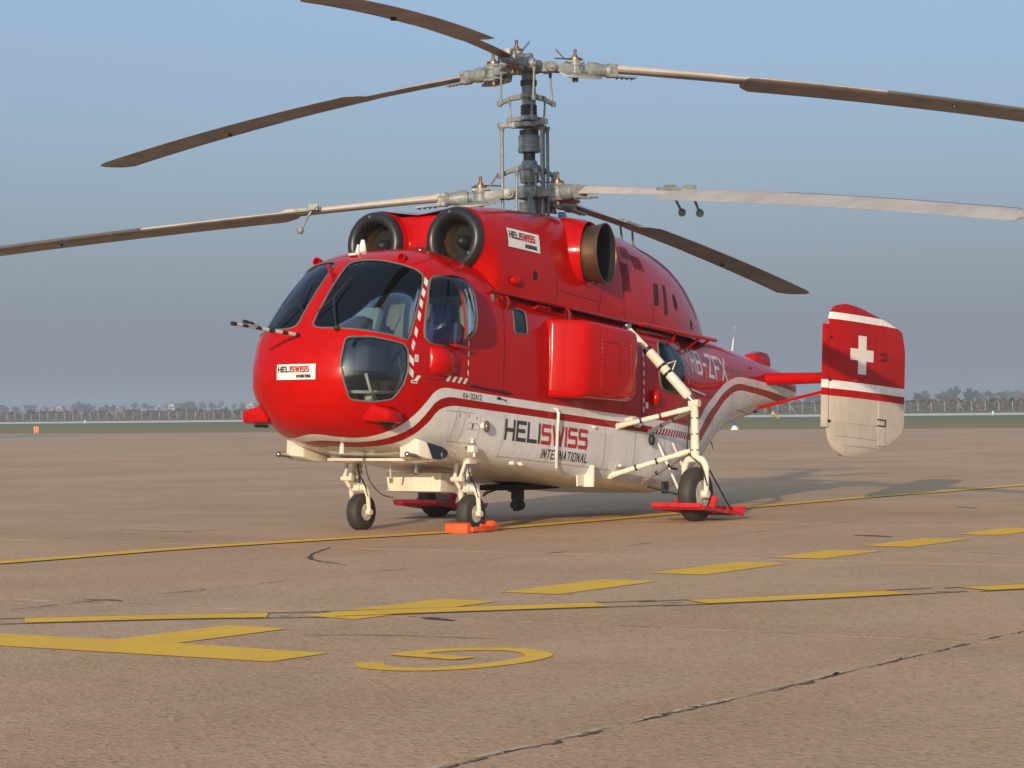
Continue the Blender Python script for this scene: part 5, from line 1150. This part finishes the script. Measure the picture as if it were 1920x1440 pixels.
curve = [(13.19,4.12),(12.6,4.75),(12.25,5.22)]; curve2 = [(11.75,5.72),(11.2,6.2),(10.68,6.66)]; curve3 = [(10.23,7.10),(9.6,7.55),(8.95,7.94)]; curve4 = [(8.47,8.29),(7.9,8.62),(7.2,9.0)]
rc0 = random.Random(5)
ce = catmull([(14.2,3.0),(13.19,4.12),(12.25,5.22),(11.2,6.2),(10.2,7.12),(8.95,7.94),(8.0,8.52),(7.0,9.06)], 6)
for cseg in (curve, curve2, curve3, curve4):
    q = catmull(cseg, 4); e = [tuple(Vector(q[0])+(Vector(q[0])-Vector(q[1])).normalized()*rc0.uniform(.1,.4))]+q+[tuple(Vector(q[-1])+(Vector(q[-1])-Vector(q[-2])).normalized()*rc0.uniform(.1,.45))]
    flat('curve_dash', ribbon(q, .33), M_YEL, .006)
    for sd in (.19, -.19):
        ee = [tuple(Vector(p)+Vector((-(Vector(e[min(i+1,len(e)-1)])-Vector(e[max(i-1,0)])).normalized().y, (Vector(e[min(i+1,len(e)-1)])-Vector(e[max(i-1,0)])).normalized().x))*sd) for i, p in enumerate(e)]
        flat('curve_dash_edge', ribbon(ee, .032), M_BLK, .004)
arc = catmull([(14.22,7.38),(14.40,7.55),(14.38,7.78),(14.20,7.93),(13.88,8.00),(13.56,7.95),(13.38,7.74),(13.41,7.55),(13.56,7.37),(13.80,7.30)], 6)
flat('stand_letter_marking', ribbon(arc, .14), M_YEL); flat('stand_letter_bar', [[(13.74,7.25),(13.90,7.27),(13.95,7.70),(13.80,7.74)]], M_YEL, .006)
for p in ((12.22,5.32),(10.32,6.98),(8.72,8.15)): flat('white_tick', [[(p[0]-.03,p[1]-.05),(p[0]+.02,p[1]-.05),(p[0]+.03,p[1]+.05),(p[0]-.02,p[1]+.05)]], M_WHT, .007)
for x, y0, y1 in ((-42.2,-18.7,-17.0),(-42.4,-13.3,-10.8),(-22.0,-21.6,-19.0),(-42.2,-30,-27),(-22.2,-8,-6.2),(-60,-30,-22)): flat('white_lane_line', [[(x,y0),(x+.14,y0),(x+.14,y1),(x,y1)]], M_WHT)
for y in (-95.3,-86.3): flat('yellow_arrow', [[(-104,y-.5),(-94,y+.9),(-84,y-.1),(-92,y+.35)], [(-84,y-.1),(-94,y+.9),(-90,y+1.0)]], M_YEL)
flat('pale_concrete_strip', [[(-126,-260),(-96,-260),(-96,-104),(-126,-118)]], worn_paint('pale concrete', (0.33,0.31,0.30), (0.28,0.22,0.17), .5, .4))
# cracks and tyre stains
rc = random.Random(11)
def crack(name, pts, wd=.025, jit=.03, per=10):
    q = catmull([(p[0],p[1]) for p in pts], per); q = [(a+rc.gauss(0,jit*.35), b_+rc.gauss(0,jit*.35)) for a, b_ in q]
    b = MB(); P = [Vector(p) for p in q]; l_, r_ = [], []
    for i in range(len(P)):
        t = (P[min(i+1,len(P)-1)]-P[max(i-1,0)]).normalized(); n_ = Vector((-t.y,t.x)); w_ = wd*(.25+.9*rc.random())*math.sin(math.pi*(i+.5)/len(P))**.4; l_.append((*(P[i]+n_*w_/2),.003)); r_.append((*(P[i]-n_*w_/2),.003))
    b.loft([l_, r_], False); return struct(b.build(name, M_BLK, None, recalc=False))
crack('crack', [(5.92,1.03),(6.95,1.59),(7.34,1.86),(7.68,2.21),(8.05,2.76)], .05)
crack('crack', [(11.77,3.3),(11.72,3.5),(11.74,3.62)], .04); crack('crack', [(3.97,-3.3),(4.11,-2.35),(3.42,-2.18)], .04); crack('crack', [(4.39,6.35),(4.61,7.24),(4.5,8.1)], .02); crack('crack', [(13.2,6.2),(13.0,6.6),(12.9,7.3)], .02)
M_SPALL = worn_paint('crumbled joint edge', (0.56,0.44,0.31), (0.2,0.14,0.09), .8, 14)
for k in range(26):
    x0 = 17.4-.27*k; n_ = rc.uniform(.12,.30)
    if rc.random() < .8: crack('crack', [(x0, 9.63+rc.gauss(0,.006)), (x0-n_*.5, 9.63+rc.gauss(0,.012)), (x0-n_, 9.63+rc.gauss(0,.006))], rc.uniform(.012,.034), .012, 5)
    if rc.random() < .55:
        b_ = crack('joint_spall', [(x0+.1, 9.60+rc.gauss(0,.01)), (x0-.1, 9.595), (x0-.3, 9.60+rc.gauss(0,.01))], rc.uniform(.025,.06), .02, 5); b_.data.materials[0] = M_SPALL; b_.location.z = -.0012
for k in range(14):
    y0 = 9.6-.46*k
    if rc.random() < .7: crack('crack', [(11.92+rc.gauss(0,.01), y0), (11.92+rc.gauss(0,.015), y0-.2), (11.92, y0-.4)], rc.uniform(.008,.022), .012, 5)
for k in range(26):
    x0 = 12.6-.5*k
    if rc.random() < .55: crack('crack', [(x0, 3.44+rc.gauss(0,.02)), (x0-.25, 3.44+rc.gauss(0,.02)), (x0-.45, 3.44)], rc.uniform(.01,.028), .015, 5)
def stain(name, c, rx, ry, a, m):
    n = 28; pts = []
    for k in range(n):
        t = 2*math.pi*k/n; r_ = 1+rc.gauss(0,.10); x, y = rx*r_*math.cos(t), ry*r_*math.sin(t); pts.append((c[0]+x*math.cos(a)-y*math.sin(a), c[1]+x*math.sin(a)+y*math.cos(a)))
    return flat(name, [pts], m, .002)
M_OIL = worn_paint('oil stain', (0.11,0.085,0.07), amt=.9, sc_=4)
for c, rx, ry, a in (((2.27,4.87),.28,.07,1.2),((12.0,6.3),.16,.05,1.2),((11.1,5.75),.2,.05,1.3),((9.9,7.3),.12,.03,1.2),((13.95,5.2),.2,.05,1.2),((-4.5,3.2),.3,.05,.9),((6.4,-4.5),.5,.06,.3)): stain('oil_stain', c, rx, ry, a, M_OIL)
# runway strip
b = MB(); b.add([(-331,-1200,tz(-331)+.03),(-331,500,tz(-331)+.03),(-349,500,tz(-349)+.03),(-349,-1200,tz(-349)+.03)], [[0,1,2,3]])
struct(b.build('runway', mat('pale runway', (.72,.66,.58), .9, var=.2, vscale=.2), None))
# ------------------------------------------------------------------ wheel chock
ck = bpy.data.objects.new('wheel_chock', None); COL.objects.link(ck); ck.location = (3.02,.70,0)
tag(ck, 'orange wheel chocks clamped round the nose wheel nearest the camera', 'wheel chock')
for x, s_ in ((.20,1),(-.20,-1)):
    b = MB(); b.prism([(x-.05*s_,-.13,0),(x+.09*s_,-.13,0),(x+.09*s_,-.13,.095),(x+.03*s_,-.13,.11),(x-.045*s_,-.13,.03)], (0,0,0), (0,.27,0)); b.build('chock_block', M_ORANGE, ck, bevel=.008)
b = MB(); b.bar((.24,.165,.04),(-.24,.165,.04),.03,.05); b.bar((.10,.18,.08),(-.10,.19,.05),.02,.025); b.build('chock_bar', M_ORANGE, ck, bevel=.004)
# ------------------------------------------------------------------ airfield furniture
s_ = bpy.data.objects.new('taxiway_sign', None); COL.objects.link(s_); s_.location = (-135.4,-136.1,0); s_.rotation_euler = (0,0,R(32))
tag(s_, 'small orange sign board with two dark bars at the far edge of the apron', 'sign')
b = MB(); b.box((0,0,.42),(.12,.46,.52)); sb = b.build('sign_board', mat('orange sign', (.60,.22,.02), .5), s_, bevel=.01)
b = MB(); b.box((.063,-.09,.44),(.004,.08,.36)); b.box((.063,.09,.44),(.004,.08,.36)); b.build('sign_numerals', mat('sign brown', (.12,.06,.02), .6), sb)
for y in (-.16,.16):
    b = MB(); b.tube((0,y,0),(0,y,.17),.03); b.build('sign_leg', M_STEEL, s_)
tl = bpy.data.objects.new('edge_light', None); COL.objects.link(tl); tl.location = (-137.8,-66.9,0)
tag(tl, 'white taxiway edge light with a blue lens below the tail boom', 'airfield light')
b = MB(); b.lathe([(.32,0),(.30,.06),(.16,.26),(.13,.32)], (0,0,0), (0,0,1), 18); b.build('light_base', M_PLAQ, tl)
b = MB(); b.ball((0,0,.40), .12, (1,1,1.2)); b.build('light_lens', mat('blue lens', (.03,.06,.35), .1), tl)
proto = None
for k, (px, y, lab) in enumerate(((-329,-331,'leftmost small white runway edge light'),(-329,-306,'small white runway edge light, second from the left'),(-329,-118,'small white runway edge light between tail boom and tail fin'),(-329,-90,'rightmost small white runway edge light right of the tail fin'))):
    r_ = bpy.data.objects.new('runway_light', None); COL.objects.link(r_); r_.location = (px, y, tz(px)); tag(r_, lab, 'airfield light', 'runway edge lights')
    if proto is None:
        b = MB(); b.tube((0,0,0),(0,0,.4),.05); p1 = b.build('light_stem', M_PLAQ, r_); b = MB(); b.ball((0,0,.5), .17, (1,1,1)); p2 = b.build('light_globe', mat('lamp white', (.85,.83,.8), .15), r_); proto = (p1, p2)
    else:
        for p in proto:
            c_ = p.copy(); COL.objects.link(c_); c_.parent = r_
# ------------------------------------------------------------------ perimeter fence
FX = -450; fence = bpy.data.objects.new('perimeter_fence', None); COL.objects.link(fence); fence.location = (FX,0,tz(FX))
tag(fence, 'long wire mesh perimeter fence on pale concrete posts beyond the runway', 'fence')
b = MB(); b.tube((0,0,0),(0,0,1.75),.10,.085,n=6); b.tube((0,0,1.72),(.22,0,2.05),.08,.05,n=6); pm = b.mesh('fence_post'); pm.materials.append(mat('post concrete', (.34,.31,.27), .9))
b = MB(); b.tube((0,.05,1.5),(0,1.3,0),.07,n=6); bm_ = b.mesh('post_brace'); bm_.materials.append(mat('post concrete', (.5,.46,.4), .9))
for k in range(104):
    o = link('fence_post', pm, fence); o.location = (0,-456+3.0*k,0)
    if k % 13 == 4: o2 = link('post_brace', bm_, fence); o2.location = (0,-456+3.0*k,0)
mm_ = bpy.data.materials.new('wire mesh'); mm_.use_nodes = True; N, L = grp_nodes(mm_); o_ = [n for n in N if n.type == 'OUTPUT_MATERIAL'][0]; N['Principled BSDF'].inputs['Base Color'].default_value = (.2,.2,.19,1)
t_ = N.new('ShaderNodeBsdfTransparent'); mx = N.new('ShaderNodeMixShader'); mx.inputs[0].default_value = .16; L.new(t_.outputs[0], mx.inputs[1]); L.new(N['Principled BSDF'].outputs[0], mx.inputs[2]); L.new(mx.outputs[0], o_.inputs[0])
b = MB(); b.add([(0.12,-456,.05),(0.12,-144,.05),(0.12,-144,1.75),(0.12,-456,1.75)], [[0,1,2,3]]); b.build('wire_mesh', mm_, fence)
# ------------------------------------------------------------------ hedge, trees and houses far behind
def foliage_mat(name, a, c_): return mat(name, a, .9, var=.6, vscale=.9, dirt=c_, spec=.1)
M_F = [foliage_mat('dark foliage', (.030,.042,.022), (.018,.026,.015)), foliage_mat('olive foliage', (.075,.075,.030), (.040,.045,.020)), foliage_mat('rusty foliage', (.105,.060,.035), (.060,.038,.025))]
M_BARK = mat('bark', (.09,.07,.05), .9)
def leafy(b, c, r3, n, s0, rnd, squash=0):
    for _ in range(n):
        while True:
            p = Vector((rnd.uniform(-1,1), rnd.uniform(-1,1), rnd.uniform(-1,1)))
            if .25 < p.length < 1: break
        p = Vector((p.x*r3[0], p.y*r3[1], p.z*r3[2])); q = Vector(c)+p; s = s0*rnd.uniform(.6,1.4)
        u = Vector((rnd.gauss(0,1),rnd.gauss(0,1),rnd.gauss(0,1))).normalized(); v = u.cross(Vector((rnd.gauss(0,1),rnd.gauss(0,1),rnd.gauss(0,1)))).normalized()
        b.add([q+u*s, q+v*s, q-u*s*.9, q-v*s*1.1], [[0,1,2,3]])
rt = random.Random(21)
b = [MB(), MB(), MB()]
y = -470
while y < -135:
    m_ = rt.choice((0,1,1,2,2)); h_ = rt.uniform(.8,1.5); leafy(b[m_], (FX-10+rt.uniform(-4,4), y, tz(FX-10)+h_*.85), (rt.uniform(1,1.8), rt.uniform(1.0,2.2), h_), 55, .36, rt); y += rt.uniform(.55,1.15)
for k, q in enumerate(b):
    o = q.build('hedge', M_F[k], None, recalc=False); tag(o, ('dark green','olive green','rusty brown')[k]+' bushes in the long hedge behind the perimeter fence', 'hedge', kind='stuff')
protos = []
for k in range(6):
    cb = MB(); h_ = rt.uniform(6.2,9); w_ = h_*rt.uniform(.32,.5)
    for _ in range(9): leafy(cb, (rt.uniform(-.6,.6)*w_, rt.uniform(-.6,.6)*w_, h_*rt.uniform(.22,.82)), (w_*rt.uniform(.35,.6), w_*rt.uniform(.35,.6), h_*rt.uniform(.14,.24)), 85, .42, rt)
    cm_ = cb.mesh('crown', recalc=False); cm_.materials.append(M_F[k % 3 if k < 5 else 0])
    tb = MB(); tb.path([(0,0,-.3),(.1,0,h_*.3),(.0,.1,h_*.62)], [.26,.19,.08], 7)
    for a in range(4): tb.path([(.05,.02,h_*.32), (w_*.45*math.cos(a*1.6), w_*.45*math.sin(a*1.6), h_*.62)], [.09,.03], 5)
    tm_ = tb.mesh('trunk'); tm_.materials.append(M_BARK); protos.append((cm_, tm_, h_))
KIND = ('dark green','olive green','rusty brown','dark green','olive green','dark green')
PLACE = []
def ray_dir(px): 
    d = _F + _Rv*((px-960)/4442.734); d = Vector((d.x, d.y, 0)).normalized(); return d
def far(px, dist):
    d = ray_dir(px); return Vector((CAM_POS.x+d.x*dist, CAM_POS.y+d.y*dist, 0))
spots = []
for k in range(70): spots.append((rt.uniform(-30, 500), rt.uniform(1350, 1820)))
for k in range(70): spots.append((rt.uniform(1390, 1950), rt.uniform(1000, 1500)))
for k in range(24): spots.append((rt.uniform(500, 1390), rt.uniform(1200, 1500)))
spots += [(10,1300),(152,1350),(165,1360),(345,1380),(358,1370),(398,1380),(1765,1050),(1790,1060),(1545,1080)]
for k, (px, dist) in enumerate(spots):
    pr = protos[k % 6]; p = far(px, dist); t = bpy.data.objects.new('tree', None); COL.objects.link(t); t.location = (p.x, p.y, tz(p.x)-.1); t.rotation_euler = (0,0,rt.uniform(0,6.28)); q = rt.uniform(.48,.80)*(1.0 if k < len(spots)-9 else 1.2); t.scale = (q*rt.uniform(.9,1.5), q*rt.uniform(.9,1.5), q)
    where = 'left of the helicopter nose' if px < 500 else 'right of the tail fin' if px > 1690 else 'between tail boom and tail fin' if px > 1470 else 'behind the helicopter'
    tag(t, KIND[k % 6]+' tree in the hazy tree line '+where, 'tree', KIND[k % 6]+' trees '+where)
    for me_, nm in ((pr[0],'crown'),(pr[1],'trunk')): link(nm, me_, t)
M_WALL = mat('white render', (.46,.45,.43), .9); M_WALL2 = mat('cream render', (.55,.47,.36), .9); M_ROOF = mat('clay tile roof', (.30,.10,.06), .9, var=.3, vscale=2); M_WIND = mat('house window', (.03,.035,.045), .2)
def house(px, dist, w_, d_, h_, rot, wall, label):
    w_, d_, h_ = w_*.78, d_*.78, h_*.9
    p = far(px, dist); t = bpy.data.objects.new('house', None); COL.objects.link(t); t.location = (p.x, p.y, tz(p.x)); t.rotation_euler = (0,0,rot); tag(t, label, 'house', 'houses on the horizon')
    b = MB(); b.box((0,0,h_/2),(d_,w_,h_)); b.prism([(d_/2,-w_/2,h_),(d_/2,w_/2,h_),(d_/2,0,h_+w_*.32)], (0,0,0), (-d_,0,0)); wl = b.build('wall', wall, t)
    b = MB(); e = .5
    for s in (1,-1): b.prism([(d_/2+e,0,h_+w_*.32+.18),(d_/2+e,s*(w_/2+e),h_-.2),(d_/2+e,s*(w_/2+e),h_-.02),(d_/2+e,0,h_+w_*.32+.4)], (0,0,0), (-d_-2*e,0,0))
    rf = b.build('roof', M_ROOF, t); b = MB(); b.box((-d_*.2,w_*.15,h_+w_*.34),(.6,.6,1.4)); b.build('chimney', M_WALL2, rf)
    for s in (-1,1):
        b = MB(); b.box((d_/2+.02,s*w_*.25,h_*.55),(.06,1.2,1.3)); b.build('window', M_WIND, t)
    b = MB(); b.box((d_/2+.02,0,1.05),(.06,1.0,2.1)); b.build('door', M_WIND, t)
for a in ((210,1500,4.6,6,3.0,.55,M_WALL,'white gabled house left of the trees, brightest on the horizon'),(222,1560,3.2,5,2.4,.2,M_WALL,'small white house just right of the brightest gabled house'),(322,1520,5.2,6,3.0,.5,M_WALL,'white house with red roof near the nose of the helicopter'),(296,1560,4,6,2.4,.9,M_WALL,'low white house left of the white house by the nose'),(370,1580,4,6,2.6,.4,M_WALL,'white house between two dark trees left of the nose'),(470,1540,5,6,2.8,.5,M_WALL2,'cream house with clay roof beside the nose'),(8,1480,6,6,2.4,.6,M_WALL2,'cream house with red roof at the left edge of the photo'),(72,1600,3,5,2.2,.5,M_WALL,'tiny white house among trees right of the left edge'),(112,1620,5,6,2.2,.4,M_WALL2,'low cream house half hidden by trees'),(268,1600,3,5,2.6,.5,M_WALL,'narrow white house between the two brightest houses')): house(*a)
# ------------------------------------------------------------------ haze
b = MB(); b.box((-820,-300,10.5),(1780,2500,25.0))
mh = bpy.data.materials.new('haze air'); mh.use_nodes = True; N, L = grp_nodes(mh); N.clear()
o_ = N.new('ShaderNodeOutputMaterial'); pv = N.new('ShaderNodeVolumePrincipled'); pv.inputs['Color'].default_value = (.80,.90,1.0,1); pv.inputs['Density'].default_value = .0006; pv.inputs['Anisotropy'].default_value = .2
L.new(pv.outputs[0], o_.inputs['Volume'])
tag(b.build('haze', mh, None), kind='stuff')
